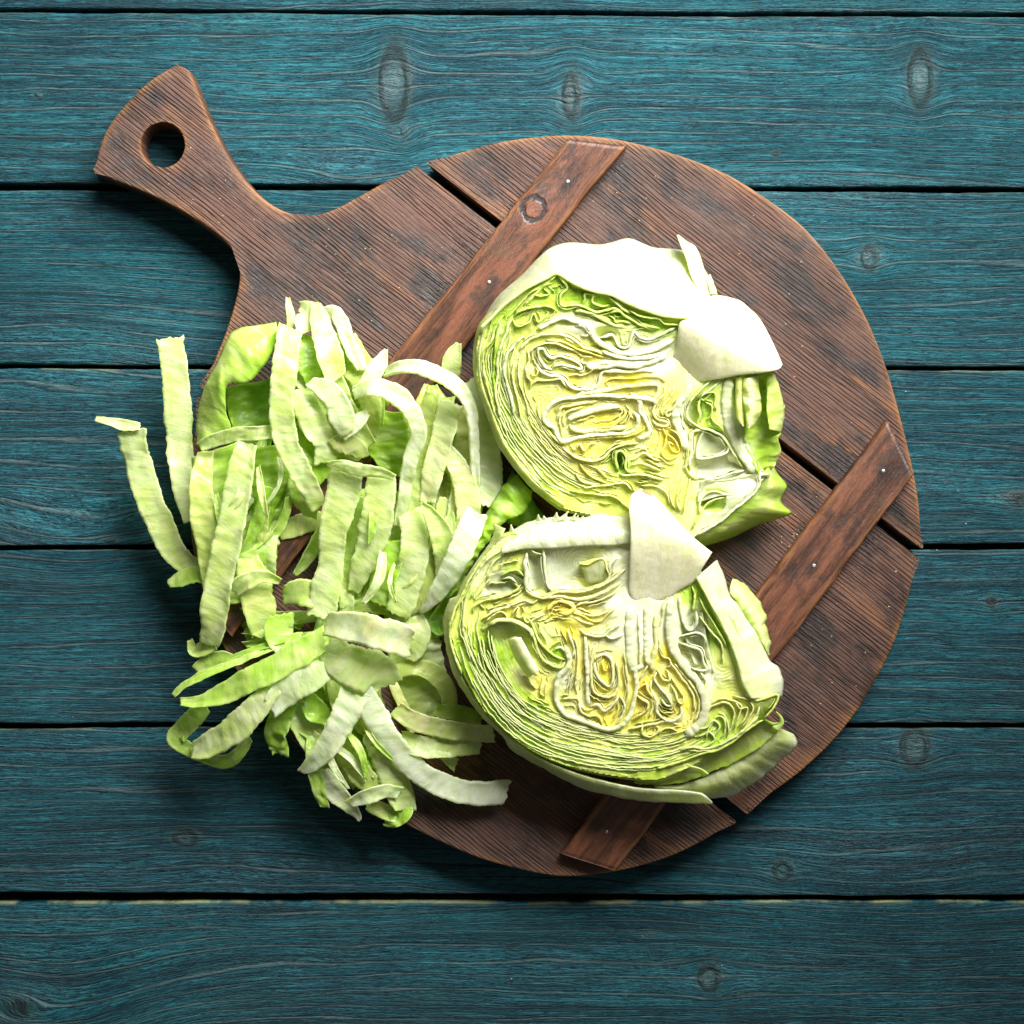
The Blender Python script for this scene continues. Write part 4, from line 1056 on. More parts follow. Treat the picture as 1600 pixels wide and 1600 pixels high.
# ------------------------------------------------------------------ lower wedge
def H2(px, py):
    px = np.asarray(px, float); py = np.asarray(py, float)
    return 112 - 0.075 * (py - 820) - 0.03 * np.clip(1000 - px, -200, 400)
w2_o = tuple(P(950, 1050, BZ1))
w2 = empty("lettuce_wedge", w2_o)
tag(w2, "lower cut wedge of iceberg lettuce with core pointing up, below the other wedge", "lettuce wedge", "cut lettuce wedges on the board")
Z2ONE = Zone('B', [(90, 640, 'PG'), (110, 760, 'G'), (150, 560, 'PG'), (200, 430, 'WG'), (270, 380, 'WG'), (350, 360, 'YG'), (250, 500, 'WG'), (330, 430, 'G'), (420, 430, 'W'), (550, 420, 'W'), (680, 440, 'YG'), (760, 400, 'W'), (600, 350, 'W'), (480, 380, 'W'),
    (250, 560, 'YG'), (330, 590, 'Y'), (280, 650, 'YG'), (240, 720, 'G'), (350, 700, 'PG'), (300, 780, 'G'), (230, 850, 'G'), (160, 860, 'G'), (420, 600, 'YG'), (540, 580, 'YY'), (640, 620, 'Y'), (740, 550, 'W'), (700, 620, 'C'), (480, 700, 'WG'), (520, 780, 'G'), (450, 800, 'YG'), (400, 860, 'C'), (470, 900, 'Y'), (590, 690, 'YY'), (620, 820, 'YY'), (560, 880, 'W'), (680, 760, 'C'), (740, 830, 'YY'), (730, 950, 'Y'), (620, 1000, 'C'), (740, 1040, 'YY'), (800, 900, 'Y'), (800, 700, 'W'), (850, 640, 'W'), (900, 720, 'W'), (930, 620, 'W'), (860, 850, 'C'), (900, 900, 'YY'), (890, 1010, 'YY'), (980, 780, 'YY'), (1010, 850, 'Y'), (1000, 960, 'WG'), (1060, 920, 'Y'), (1080, 1010, 'YY'), (960, 1090, 'Y'), (1050, 1090, 'Y'), (1060, 700, 'W'), (1000, 620, 'W'), (1120, 800, 'W'), (1090, 640, 'W'), (1130, 700, 'W'), (1110, 520, 'G'), (1200, 700, 'G'), (1250, 800, 'PG'), (1160, 880, 'W'), (1190, 1000, 'YG'), (1230, 1080, 'G'), (1300, 980, 'YG'), (1370, 990, 'YG'), (1200, 1150, 'G'),
    (330, 960, 'G'), (430, 1040, 'G'), (560, 1100, 'YG'), (700, 1130, 'YG'), (860, 1140, 'YG'), (1000, 1150, 'YG'), (300, 1060, 'G'), (420, 1140, 'G'), (600, 1200, 'G'), (800, 1220, 'G'), (950, 1220, 'G'), (1080, 1200, 'PG'), (700, 1280, 'PG')])
C2 = [
 ('Y5', 'PG', 4.5, [(470, 480), (350, 600), (260, 740), (200, 860), (120, 1030), (75, 1200), (90, 1350), (140, 1500), (190, 1620)]),
 ('Y5', 'WG', 4, [(540, 480), (420, 560), (330, 680), (280, 800), (230, 900), (210, 1030), (200, 1200), (260, 1400), (330, 1560)]),
 ('Y5', 'WG', 3.5, [(640, 420), (560, 520), (470, 600), (400, 720), (330, 820), (260, 930)]),
 ('Y5', 'PG', 3.5, [(740, 790), (680, 850), (600, 890), (480, 920), (380, 945), (300, 1000), (290, 1060)]),
 ('Y5', 'WG', 3, [(340, 960), (380, 1000), (400, 1025)]),
 ('Y5', 'C', 4, [(860, 960), (780, 960), (700, 985), (560, 1010), (450, 1060), (370, 1120)]),
 ('Y5', 'C', 3, [(400, 1140), (470, 1080), (540, 1040), (590, 1060), (600, 1105), (560, 1090)]),
 ('Y5', 'C', 3, [(640, 1090), (680, 1020), (715, 1005), (690, 1080), (740, 1090), (765, 1030), (740, 1000)]),
 ('Y5', 'C', 3, [(620, 1000), (680, 970), (760, 940), (840, 960), (900, 920)]),
 ('Y5', 'WG', 7, [(430, 1170), (520, 1125), (640, 1120), (740, 1160), (820, 1220), (855, 1300)]),
 ('Y5', 'PG', 5, [(850, 1250), (880, 1370), (930, 1470), (1000, 1530), (1100, 1560), (1150, 1500)]),
 ('Y5', 'PG', 4, [(800, 1100), (850, 1180), (890, 1290), (960, 1380), (1050, 1450), (1140, 1490)]),
 ('Y5', 'C', 5, [(770, 780), (800, 860), (870, 900), (960, 915), (1020, 880), (1100, 855), (1250, 862), (1380, 835), (1500, 790), (1600, 730), (1700, 650)]),
 ('Y5', 'C', 6, [(950, 920), (1100, 900), (1250, 930), (1400, 900), (1520, 850), (1650, 770)]),
 ('Y5', 'W', 7, [(790, 490), (775, 600), (790, 700), (785, 800), (850, 880)]),
 ('Y5', 'W', 5, [(940, 430), (950, 560), (960, 680), (980, 790), (1030, 860)]),
 ('Y5', 'Y', 3, [(1280, 600), (1360, 602), (1430, 560), (1500, 560), (1530, 630), (1545, 710)]),
 ('Y5', 'W', 5, [(1545, 680), (1560, 600), (1620, 540)]),
 ('Y5', 'PG', 3.5, [(560, 710), (620, 670), (700, 660), (770, 720)]),
 ('Y5', 'W', 4, [(560, 740), (640, 730), (700, 780)]),
 ('Y5', 'C', 3, [(730, 460), (790, 430), (860, 490), (940, 510)]),
 ('Y5', 'Y', 7, [(970, 1050), (1010, 985), (1090, 945), (1180, 965), (1225, 1010), (1170, 1055), (1080, 1050)]),
 ('Y5', 'C', 4, [(1230, 1000), (1300, 962), (1420, 950), (1520, 910), (1620, 860)]),
 ('Y5', 'Y', 3.5, [(1200, 1050), (1300, 1080), (1400, 1130), (1480, 1120), (1540, 1060), (1620, 1000)]),
 ('Y5', 'C', 3.5, [(1280, 1050), (1400, 1080), (1500, 1060), (1600, 990)]),
 ('Y5', 'C', 4, [(1060, 1075), (1200, 1085), (1330, 1145), (1420, 1160)]),
 ('Y5', 'C', 3.5, [(790, 1010), (760, 1080), (800, 1140), (900, 1090), (960, 1065)]),
 ('Y5', 'W', 4, [(1030, 1400), (1100, 1370), (1160, 1440), (1170, 1500)]),
 ('Y5', 'W', 4, [(1160, 1200), (1200, 1300), (1230, 1400), (1200, 1480)]),
 ('Y6', 'W', 8, [(190, 640), (230, 740), (220, 840), (140, 930), (110, 1050), (120, 1170), (200, 1280), (330, 1330), (450, 1380), (600, 1420), (720, 1380), (800, 1280), (840, 1130), (860, 1000), (845, 900), (870, 850), (930, 830)]),
 ('Y6', 'W', 7, [(380, 540), (390, 700), (400, 900), (400, 1080), (420, 1210)]),
 ('Y6', 'C', 4, [(290, 560), (310, 700), (312, 800), (300, 950), (280, 1050)]),
 ('Y6', 'W', 4, [(330, 500), (400, 540), (540, 560), (620, 500), (720, 440)]),
 ('Y6', 'W', 4, [(560, 550), (640, 580), (740, 540)]),
 ('Y6', 'C', 5, [(470, 640), (435, 800), (440, 960), (470, 1080), (560, 1120), (640, 1100), (690, 1020), (690, 900), (670, 780)]),
 ('Y6', 'W', 5, [(470, 800), (480, 900), (540, 980), (610, 1020), (640, 930), (630, 800), (580, 730), (510, 740), (475, 790)]),
 ('Y6', 'YY', 4, [(560, 760), (540, 820), (570, 880), (590, 820)]),
 ('Y6', 'C', 4, [(150, 1140), (260, 1130), (320, 1150), (340, 1250), (400, 1290), (500, 1300), (540, 1380)]),
 ('Y6', 'W', 5, [(420, 1210), (500, 1190), (560, 1250), (640, 1190), (690, 1110)]),
 ('Y6', 'W', 4, [(700, 1100), (745, 1200), (720, 1300), (660, 1380)]),
 ('Y6', 'Y', 3, [(350, 1210), (390, 1240), (470, 1232)]),
 ('Y6', 'C', 4, [(740, 700), (760, 850), (780, 1000), (770, 1150), (720, 1280)]),
 ('Y6', 'W', 15, [(800, 290), (790, 480), (800, 650), (815, 800), (845, 900)]),
 ('Y6', 'W', 9, [(950, 260), (940, 420), (950, 600), (955, 760), (980, 850)]),
 ('Y6', 'C', 8, [(1040, 330), (1035, 480), (1035, 650), (1005, 780), (1000, 900)]),
 ('Y6', 'W', 4, [(870, 320), (880, 500), (890, 700), (880, 840)]),
 ('Y6', 'C', 3, [(1170, 180), (1110, 250), (1090, 400), (1055, 520), (1075, 650), (1110, 740)]),
 ('Y6', 'W', 13, [(1180, 200), (1160, 380), (1170, 560), (1225, 720), (1320, 860), (1420, 980), (1485, 1110), (1490, 1250), (1440, 1380), (1300, 1480)]),
 ('Y6', 'W', 6, [(1250, 170), (1270, 330), (1300, 450), (1350, 500), (1410, 450), (1410, 330)]),
 ('Y6', 'W', 4, [(1240, 570), (1330, 540), (1440, 530), (1490, 580), (1480, 650)]),
 ('Y6', 'W', 4, [(1250, 620), (1350, 650), (1450, 690), (1480, 800), (1500, 870), (1410, 870), (1350, 840)]),
 ('Y6', 'WG', 5, [(1440, 880), (1490, 960), (1500, 1050), (1520, 1150)]),
 ('Y6', 'C', 3.5, [(1060, 620), (1090, 740), (1160, 770), (1170, 830), (1130, 850)]),
 ('Y6', 'C', 3.5, [(1160, 780), (1220, 870), (1290, 960), (1350, 1040), (1390, 1130), (1390, 1250)]),
 ('Y6', 'C', 3.5, [(1200, 800), (1280, 900), (1370, 1010), (1430, 1120), (1430, 1250), (1380, 1360)]),
 ('Y6', 'C', 3.5, [(1130, 860), (1200, 970), (1260, 1060), (1290, 1130)]),
 ('Y6', 'C', 4, [(1040, 860), (1070, 900), (1100, 950), (1160, 970), (1150, 900)]),
 ('Y6', 'W', 4, [(1050, 880), (1020, 960), (1080, 1040), (1140, 1110), (1180, 1190), (1130, 1200), (1080, 1130)]),
 ('Y6', 'C', 4, [(1170, 1000), (1220, 1080), (1240, 1160), (1280, 1180), (1300, 1110)]),
 ('Y6', 'W', 5, [(1000, 960), (985, 1040), (1040, 1150), (1050, 1260), (1120, 1330), (1200, 1340), (1270, 1280), (1270, 1190)]),
 ('Y6', 'C', 4, [(930, 960), (990, 1100), (1005, 1220), (970, 1320)]),
 ('Y6', 'C', 3.5, [(870, 980), (930, 880), (980, 790)]),
 ('Y6', 'Y', 3.5, [(880, 1050), (940, 1000), (960, 1060), (1020, 1160), (1030, 1300), (1000, 1360)]),
 ('Y6', 'C', 4, [(860, 1100), (900, 1140), (960, 1180), (950, 1240), (880, 1290), (820, 1330)]),
 ('Y6', 'C', 4, [(920, 1380), (905, 1450), (980, 1490), (1050, 1450), (1055, 1400), (980, 1400), (950, 1460)]),
 ('Y6', 'C', 4, [(1060, 1480), (1100, 1420), (1180, 1410), (1240, 1440)]),
 ('Y6', 'C', 4, [(780, 1420), (900, 1390), (1020, 1370), (1140, 1345), (1260, 1380)]),
 ('Y6', 'W', 5, [(1300, 1500), (1400, 1400), (1500, 1250), (1560, 1100)]),
 ('Y8', 'WG', 3, [(500, 960), (535, 975), (560, 1020), (570, 1090), (540, 1150), (515, 1150)]),
 ('Y8', 'WG', 3, [(370, 1105), (350, 1110), (365, 1070), (430, 1050), (470, 1010), (500, 1030), (508, 1060), (470, 1110), (468, 1075), (490, 1050)]),
 ('Y8', 'C', 3, [(420, 1020), (440, 940), (500, 900), (570, 900), (605, 960), (590, 1040), (555, 1110)]),
 ('Y8', 'C', 3, [(440, 910), (510, 870), (590, 880), (650, 920), (625, 1000), (600, 1070)]),
 ('Y8', 'C', 3, [(590, 850), (680, 870), (750, 890), (762, 940), (720, 1010), (660, 1070), (600, 1130)]),
 ('Y8', 'C', 3, [(600, 870), (640, 930), (690, 930), (670, 1000), (630, 1050)]),
 ('Y8', 'C', 3, [(700, 880), (725, 930), (695, 1000), (645, 1060)]),
 ('Y8', 'WG', 3, [(420, 1130), (440, 1080), (480, 1130), (430, 1170), (380, 1190)]),
 ('Y8', 'C', 3, [(360, 1120), (420, 1090), (450, 1050), (490, 985), (540, 1000), (545, 1080), (510, 1130)]),
 ('Y8', 'WG', 4, [(250, 1200), (330, 1180), (420, 1190), (500, 1170), (580, 1130), (680, 1060), (760, 980)]),
 ('Y8', 'PG', 4, [(100, 1320), (200, 1290), (300, 1260), (400, 1220), (500, 1200), (600, 1140), (700, 1060), (790, 1005)]),
 ('Y8', 'PG', 4, [(700, 870), (760, 880), (880, 845), (860, 920), (790, 1000)]),
 ('Y8', 'PG', 3, [(380, 220), (420, 300), (500, 430), (560, 540)]),
 ('Y8', 'WG', 3, [(380, 340), (450, 430), (520, 520), (530, 640)]),
 ('Y8', 'PG', 3, [(330, 140), (350, 200), (340, 300), (360, 180)]),
]
K0 = T('B', [(95, 660), (105, 780), (145, 885), (212, 1000), (300, 1100), (430, 1190), (570, 1245), (720, 1275), (860, 1280), (1000, 1265), (1130, 1225), (1240, 1160)])
K1 = T('B', [(250, 700), (280, 820), (340, 925), (430, 1025), (565, 1080), (700, 1112), (800, 1130), (900, 1135), (1000, 1125), (1100, 1090), (1160, 1040)])
K2 = T('B', [(170, 520), (140, 640), (150, 760), (210, 880), (300, 990), (420, 1090), (560, 1150)])
for c in family(K0, K1, 15, 0.12, 6): C2.append((None, 'WG', 3.2, c))
for c in family(K2, K1, 5, 0.12, 3): C2.append((None, 'WG', 3.0, c))
lines2 = put_leaves(w2, H2, Z2ONE, C2, 400)
OUT2 = T('B', [(62, 700), (75, 640), (110, 520), (180, 400), (260, 300), (340, 260), (450, 290), (640, 290), (840, 280), (1000, 350), (1130, 420), (1200, 520), (1290, 640), (1350, 800), (1400, 960), (1430, 990), (1380, 1060), (1290, 1130), (1180, 1205), (1130, 1250), (960, 1320), (840, 1312), (700, 1292), (560, 1258), (430, 1204), (300, 1114), (205, 1015), (136, 895), (90, 790)])
heart("inner_leaf_mass", OUT2, H2, Z2ONE, lines2, w2, 31, pits=[("B", 610, 425, 150, 85), ("B", 435, 425, 45, 85), ("B", 300, 750, 110, 110), ("B", 300, 480, 90, 50), ("B", 1120, 720, 60, 130), ("Y6", 1120, 1250, 50, 60)], flats=[("B", 880, 640, 130, 200), ("B", 780, 580, 60, 60), ("B", 1040, 640, 60, 120), ("B", 600, 620, 60, 40)])
AV2 = [("B", 880, 640, 150, 210), ("B", 980, 400, 160, 180), ("B", 1040, 640, 70, 120), ("B", 610, 425, 160, 90), ("B", 435, 425, 50, 90), ("B", 300, 750, 110, 110), ("B", 1120, 720, 70, 140), ("B", 1280, 760, 130, 220), ("B", 560, 260, 300, 80)]
frills(w2, OUT2, H2, Z2ONE, lines2, 95, 82, AV2)
shell("outer_leaf", OUT2, H2, (945, 1060), BZ1 + 0.5, 'PG', w2, 6)
# outer leaf lip along the lower left
loft("outer_leaf", withz('B', [(110, 520), (66, 640), (75, 760), (110, 870), (165, 960), (245, 1070), (335, 1145), (450, 1225), (600, 1290), (760, 1335), (900, 1360), (1050, 1366), (1150, 1380)], lambda x, y: H2(x, y) - 4.5),
     withz('B', [(60, 540), (36, 620), (46, 750), (80, 870), (130, 952), (200, 1050), (288, 1130), (330, 1192), (450, 1262), (620, 1352), (750, 1388), (900, 1412), (1060, 1420), (1196, 1424)], lambda x, y: H2(x, y) - 17), 'PG', 'WG', w2, m=14, n=120, bulge=3.5, ruf=0.8, rfreq=24, jag=1.6, thick=1.2, seed=21, colend='W')
loft("outer_leaf", withz('Y8', [(90, 1420), (180, 1424), (260, 1415), (430, 1365), (560, 1305), (700, 1215), (850, 1105), (905, 1060)], lambda x, y: H2(x, y) - 14),
     withz('Y8', [(120, 1480), (300, 1500), (450, 1510), (580, 1492), (740, 1412), (900, 1272), (1002, 1170), (985, 1098), (925, 1068)], lambda x, y: 52 + 0 * x), 'WG', 'W', w2, m=22, n=110, bulge=8, ruf=1.6, rfreq=26, jag=2.2, thick=1.2, seed=22, mid='PG')
loft("leaf", withz('Y8', [(-40, 1310), (150, 1325), (300, 1275), (420, 1205), (560, 1135), (680, 1060), (790, 1010), (845, 1040)], lambda x, y: H2(x, y) - 6),
     withz('Y8', [(-40, 1415), (150, 1420), (300, 1395), (430, 1352), (600, 1280), (760, 1180), (880, 1085), (925, 1015)], lambda x, y: H2(x, y) - 11), 'G', 'BG', w2, m=16, n=110, bulge=-2.5, ruf=1.2, rfreq=20, jag=2, thick=0.8, seed=23, mid='PG')
loft("leaf_tip", withz('Y8', [(840, 1042), (885, 1030), (892, 995), (866, 958)], lambda x, y: H2(x, y) - 9), withz('Y8', [(890, 1080), (922, 1030), (912, 985), (876, 950)], lambda x, y: H2(x, y) - 8), 'G', 'PG', w2, m=6, n=30, bulge=1, thick=0.8, seed=24)
loft("leaf", withz('Y8', [(-20, 1270), (120, 1300), (260, 1290), (380, 1320), (440, 1355)], lambda x, y: H2(x, y) - 2), withz('Y8', [(-20, 1330), (120, 1345), (260, 1345), (370, 1345), (400, 1375)], lambda x, y: H2(x, y) - 7), 'PG', 'G', w2, m=8, n=40, ruf=0.8, thick=0.8, seed=25)
loft("leaf", withz('Y8', [(690, 880), (780, 880), (885, 845)], lambda x, y: H2(x, y) - 1), withz('Y8', [(740, 1010), (800, 1000), (870, 910)], lambda x, y: H2(x, y) - 8), 'PG', 'G', w2, m=12, n=30, bulge=2, ruf=0.8, thick=0.8, seed=26)
# white right flank
loft("outer_leaf", withz('Y8', [(365, 95), (425, 200), (490, 330), (565, 470), (620, 620), (660, 770), (715, 870)], lambda x, y: H2(x, y) + 2.5),
     withz('Y8', [(500, -20), (550, 100), (572, 190), (645, 285), (705, 385), (765, 485), (832, 622), (884, 665), (918, 745), (914, 855)], lambda x, y: H2(x, y) - 22), 'WG', 'W', w2, m=20, n=80, bulge=5, ruf=1.8, rfreq=30, jag=1.6, thick=1.4, seed=27)['label'] = "thick white rib on the right flank"
loft("leaf", withz('Y8', [(395, 250), (440, 430), (505, 560), (530, 700), (600, 850)], lambda x, y: H2(x, y) - 3.5), withz('Y8', [(400, 170), (480, 330), (565, 480), (622, 640), (700, 865)], lambda x, y: H2(x, y) + 2), 'WG', 'G', w2, m=14, n=60, bulge=-4, ruf=0.8, thick=0.7, seed=28, mid='BG', colend='PG')
loft("leaf", withz('Y8', [(570, 195), (610, 240), (642, 300), (700, 390), (765, 490), (828, 585)], 78), withz('Y8', [(600, 90), (668, 130), (740, 205), (812, 330), (805, 400), (836, 500), (830, 590)], 66), 'G', 'PG', w2, m=14, n=60, bulge=4, ruf=2.0, rfreq=16, jag=2.4, thick=0.8, seed=29, mid='WG')
# white shoulder along the top with torn fringe
loft("outer_leaf", withz('B', [(285, 345), (400, 325), (520, 322), (640, 312), (760, 310), (850, 300)], lambda x, y: H2(x, y) + 1.5),
     withz('B', [(290, 290), (345, 235), (440, 198), (560, 186), (640, 188), (700, 174), (760, 178), (850, 192)], lambda x, y: H2(x, y) - 14), 'W', 'W', w2, m=18, n=100, bulge=6, ruf=1.6, rfreq=30, jag=1.0, thick=1.2, seed=30)
for (bx, by, tx, ty, wd) in [(a_, b_, a_ + (c_ - a_) * .7, b_ + (d_ - b_) * .55, e_ * 2.0) for (a_, b_, c_, d_, e_) in [(446, 200, 440, 158, 5), (470, 196, 464, 172, 5), (520, 194, 522, 145, 7), (548, 194, 582, 136, 9), (590, 194, 612, 150, 5), (604, 194, 620, 168, 4), (330, 245, 322, 200, 4), (630, 190, 640, 176, 4)]]:
    loft("torn_fringe", withz('B', [(bx - wd*1.5, by + 6), ((bx - wd*1.2 + tx) / 2, (by + ty) / 2 + 2), (tx - .6, ty)], lambda x, y: H2(x, y) - 9), withz('B', [(bx + wd*1.5, by + 6), ((bx + wd*0.6 + tx) / 2, (by + ty) / 2), (tx + .6, ty)], lambda x, y: H2(x, y) - 7), 'W', 'W', w2, m=4, n=12, thick=0.6, seed=31)
loft("leaf", withz('B', [(300, 235), (270, 300), (230, 380), (150, 520)], lambda x, y: H2(x, y) - 3), withz('B', [(250, 215), (245, 270), (190, 370), (105, 520)], lambda x, y: H2(x, y) - 9), 'WG', 'PG', w2, m=10, n=50, ruf=1.4, jag=2.5, rfreq=14, thick=0.9, seed=32)
# smooth chambers
loft("leaf", withz('B', [(475, 350), (480, 430), (500, 505)], lambda x, y: H2(x, y) - 2), withz('B', [(760, 330), (760, 420), (730, 490)], lambda x, y: H2(x, y) - 3), 'W', 'WG', w2, m=20, n=30, bulge=-6, ruf=0.6, rfreq=30, thick=0.6, seed=33)
loft("leaf", withz('B', [(395, 345), (395, 430), (410, 500)], lambda x, y: H2(x, y) - 1.5), withz('B', [(462, 340), (468, 430), (485, 505)], lambda x, y: H2(x, y) - 2), 'W', 'W', w2, m=10, n=30, bulge=-5, ruf=0.4, thick=0.6, seed=34, mid='WG')
loft("leaf", withz('B', [(640, 430), (660, 470), (740, 460)], lambda x, y: H2(x, y) - 4), withz('B', [(620, 385), (700, 365), (745, 390)], lambda x, y: H2(x, y) - 1), 'WG', 'YG', w2, m=10, n=30, bulge=1, ruf=0.6, thick=0.6, seed=35)
loft("leaf", withz('B', [(230, 440), (310, 420), (390, 470)], lambda x, y: H2(x, y) - 2.5), withz('B', [(180, 540), (300, 530), (390, 485)], lambda x, y: H2(x, y) - 2), 'WG', 'WG', w2, m=12, n=30, bulge=-3, ruf=1.0, thick=0.6, seed=36, mid='W')
loft("leaf", withz('B', [(200, 665), (290, 640), (370, 660), (420, 720)], lambda x, y: H2(x, y) - 2), withz('B', [(215, 840), (280, 860), (340, 780), (400, 740)], lambda x, y: H2(x, y) - 9), 'PG', 'G', w2, m=16, n=40, bulge=-5, ruf=1.0, rfreq=20, thick=0.6, seed=37, mid='YG')
loft("leaf_rib", withz('B', [(310, 715), (345, 800), (400, 880)], lambda x, y: H2(x, y) + 0.5), withz('B', [(370, 705), (410, 780), (448, 850)], lambda x, y: H2(x, y) + 5), 'PG', 'W', w2, m=10, n=30, bulge=3, ruf=0.5, thick=3.0, seed=38)
loft("leaf", withz('B', [(1060, 560), (1080, 700), (1120, 820)], lambda x, y: H2(x, y) - 2), withz('B', [(1150, 600), (1170, 720), (1200, 860)], lambda x, y: H2(x, y) - 2), 'W', 'W', w2, m=12, n=40, bulge=-4.5, ruf=1.2, rfreq=14, thick=0.6, seed=39)
# core
def core2z(px, py):
    l0 = T('B', [(870, 70), (1200, 340)]); d = l0[1] - l0[0]; d = d / np.linalg.norm(d); nn = np.array([d[1], -d[0]])
    k = (px - l0[0][0]) * nn[0] + (py - l0[0][1]) * nn[1]
    lowf = 0.5 + 0.5 * np.tanh((895 - py) / 45.0)
    return H2(px, np.maximum(py, 840)) - 2.0 + 10.3 * lowf - 0.30 * 0.5 * ((k + 14) + np.sqrt((k + 14) ** 2 + 120)) - 0.02 * np.clip(835 - py, 0, 100)
solid_patch("core", T('B', [(848, 90), (880, 68), (893, 67), (945, 95), (1010, 165), (1100, 262), (1186, 334), (1192, 342), (1150, 410), (1112, 468), (1060, 500), (1000, 538), (930, 562), (872, 562), (836, 520), (838, 400), (842, 250), (834, 140)]), core2z, 30, w2, core1c, M_CORE, 22, rnd=0.9)
solid_patch("rust_spot", T('B', [(890, 70), (912, 72), (935, 90), (925, 96), (900, 82)]), lambda x, y: core2z(x, y) + 0.15, 0.3, w2, lambda x, y: np.tile((.62, .16, .04), (len(x), 1)), M_CORE, 23, rnd=0.3, rough=0.05)

# ------------------------------------------------------------------ shredded lettuce
CL = dict(CLS); CL['W'] = np.array((.91, .92, .84)); CL['WG'] = np.array((.87, .91, .58))
def strip(name, path, w, colours, roll=0.0, seed=1, cup=1.0, ruf=2.0, rfreq=34.0, twist=18.0, thick=0.35, parent=None, taper=(1, 1), pale=0.0):
    """flat cut strip of leaf; path (px, py, z mm), w px (number or list along the path)"""
    p = np.array(path, float)
    if np.ndim(w) == 0: w = [w] * len(p)
    ro = [roll] * len(p) if np.ndim(roll) == 0 else list(roll)
    full = np.column_stack([p, w, ro])
    c = spline(full, step=2.2)
    n = len(c); s = np.arange(n) * 2.2
    W = c[:, 3] * (1 + 0.06 * fbm(s / 13.0, seed, 2) + 0.04 * fbm(s / 4.0, seed, 3))
    e0 = np.clip(s / 8.0, 0, 1); e1 = np.clip((s[-1] - s) / 8.0, 0, 1)
    W = W * (taper[0] + (1 - taper[0]) * e0) * (taper[1] + (1 - taper[1]) * e1)
    pos = P(c[:, 0], c[:, 1], c[:, 2] + 0.8 * fbm(s / 40.0, seed, 4))
    tn = np.gradient(pos, axis=0); tn /= np.linalg.norm(tn, axis=1)[:, None] + 1e-9
    side = np.cross(tn, np.array([0, 0, 1.0])); side /= np.linalg.norm(side, axis=1)[:, None] + 1e-9
    up = np.cross(side, tn)
    r = np.radians(c[:, 4] + twist * fbm(s / 45.0, seed * 1.3, 5))
    sd = side * np.cos(r)[:, None] + up * np.sin(r)[:, None]
    un = -side * np.sin(r)[:, None] + up * np.cos(r)[:, None]
    m = 11
    vv = np.linspace(-1, 1, m)
    mm = 0.0004
    cs = cup * (0.6 + 0.8 * fbm(s / 60.0, seed, 6))
    off = (cs[:, None] * (vv[None] ** 2) + ruf * (0.35 + 0.65 * np.abs(vv))[None] * fbm(s[:, None] / rfreq, vv[None] * 0.9 + seed, 7) + 0.22 * ruf * fbm(s[:, None] / 9.0 + vv[None] * 0.8, vv[None] * 0.9 + seed, 8)) * 0.001
    # slanted, slightly ragged ends
    sl = 0.22 * math.sin(seed * 3.1)
    endshift = (np.exp(-s / 10.0)[:, None] * (sl * vv[None] + 0.10 * fbm(vv * 5 + seed, 0, 9)[None]) - np.exp(-(s[-1] - s) / 10.0)[:, None] * (sl * vv[None] + 0.10 * fbm(vv * 5 + seed, 4, 9)[None])) * W[:, None] * mm
    eL = 1 + 0.13 * fbm(s / 21.0, seed * 1.1, 13) + 0.04 * fbm(s / 5.0, seed, 14); eR = 1 + 0.13 * fbm(s / 21.0, seed * 1.1 + 9, 15) + 0.04 * fbm(s / 5.0, seed + 5, 16)
    lat = np.where(vv[None] < 0, vv[None] * eL[:, None], vv[None] * eR[:, None])
    c1 = np.clip(fbm(s / 50.0, seed * 0.9, 17) * 1.6, -1, 1); c2 = np.clip(fbm(s / 50.0, seed * 0.9 + 7, 18) * 1.6, -1, 1)
    lip = np.clip(np.abs(vv) - 0.25, 0, 1) ** 2
    off = off + (np.where(vv[None] < 0, c1[:, None], c2[:, None]) * lip[None] * W[:, None] * 0.16) * mm
    crease = 0.06 * math.sin(seed * 5.3)
    off = off + np.abs(vv - 0.5 * math.sin(seed * 2.2))[None] * (crease * (1 + fbm(s / 40.0, seed, 19)))[:, None] * W[:, None] * mm
    V = pos[:, None, :] + sd[:, None, :] * (lat * W[:, None] / 2 * mm)[..., None] + un[:, None, :] * off[..., None] + tn[:, None, :] * endshift[..., None]
    ca, cb = (CL[k] if isinstance(k, str) else np.array(k) for k in colours)
    f = np.clip(0.5 + 0.9 * fbm(s[:, None] / 34.0, vv[None] * 0.8 + seed * 1.9, 11), 0, 1)[..., None]
    cc = ca * (1 - f) + cb * f
    eg = np.clip((np.abs(vv) - 0.86) / 0.14, 0, 1)[None, :, None] * 0.15
    cc = cc * (1 - eg) + np.array((.80, .84, .60)) * eg
    uv = np.stack([np.broadcast_to(s[:, None] * .4, (n, m)).ravel(), (vv[None] * W[:, None] * .2).ravel(), np.full(n * m, float(seed % 83))], 1)
    V = V.reshape(-1, 3); V[:, 2] = np.maximum(V[:, 2], 0.0015)
    org = V[len(V) // 2].copy(); org[2] = V[:, 2].min()
    o = mesh_obj(name, V, grid_faces(n, m), M_SHRED, parent, cols=np.clip(cc.reshape(-1, 3), 0, 1), uv=uv, origin=None if parent is not None else org)
    md = o.modifiers.new('thickness', 'SOLIDIFY'); md.thickness = thick * 0.001; md.offset = 0
    if parent is None: o['_o'] = [float(x) for x in org]
    return o
GRP = "shredded lettuce strips"
def shred(label, path, w, colours, **kw):
    o = strip("lettuce_shred", path, w, colours, **kw)
    return tag(o, label, "lettuce shred", GRP)
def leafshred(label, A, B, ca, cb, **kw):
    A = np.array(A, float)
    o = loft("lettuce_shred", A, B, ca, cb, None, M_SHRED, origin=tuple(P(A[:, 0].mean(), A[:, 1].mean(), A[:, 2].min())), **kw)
    return tag(o, label, "lettuce shred", GRP)

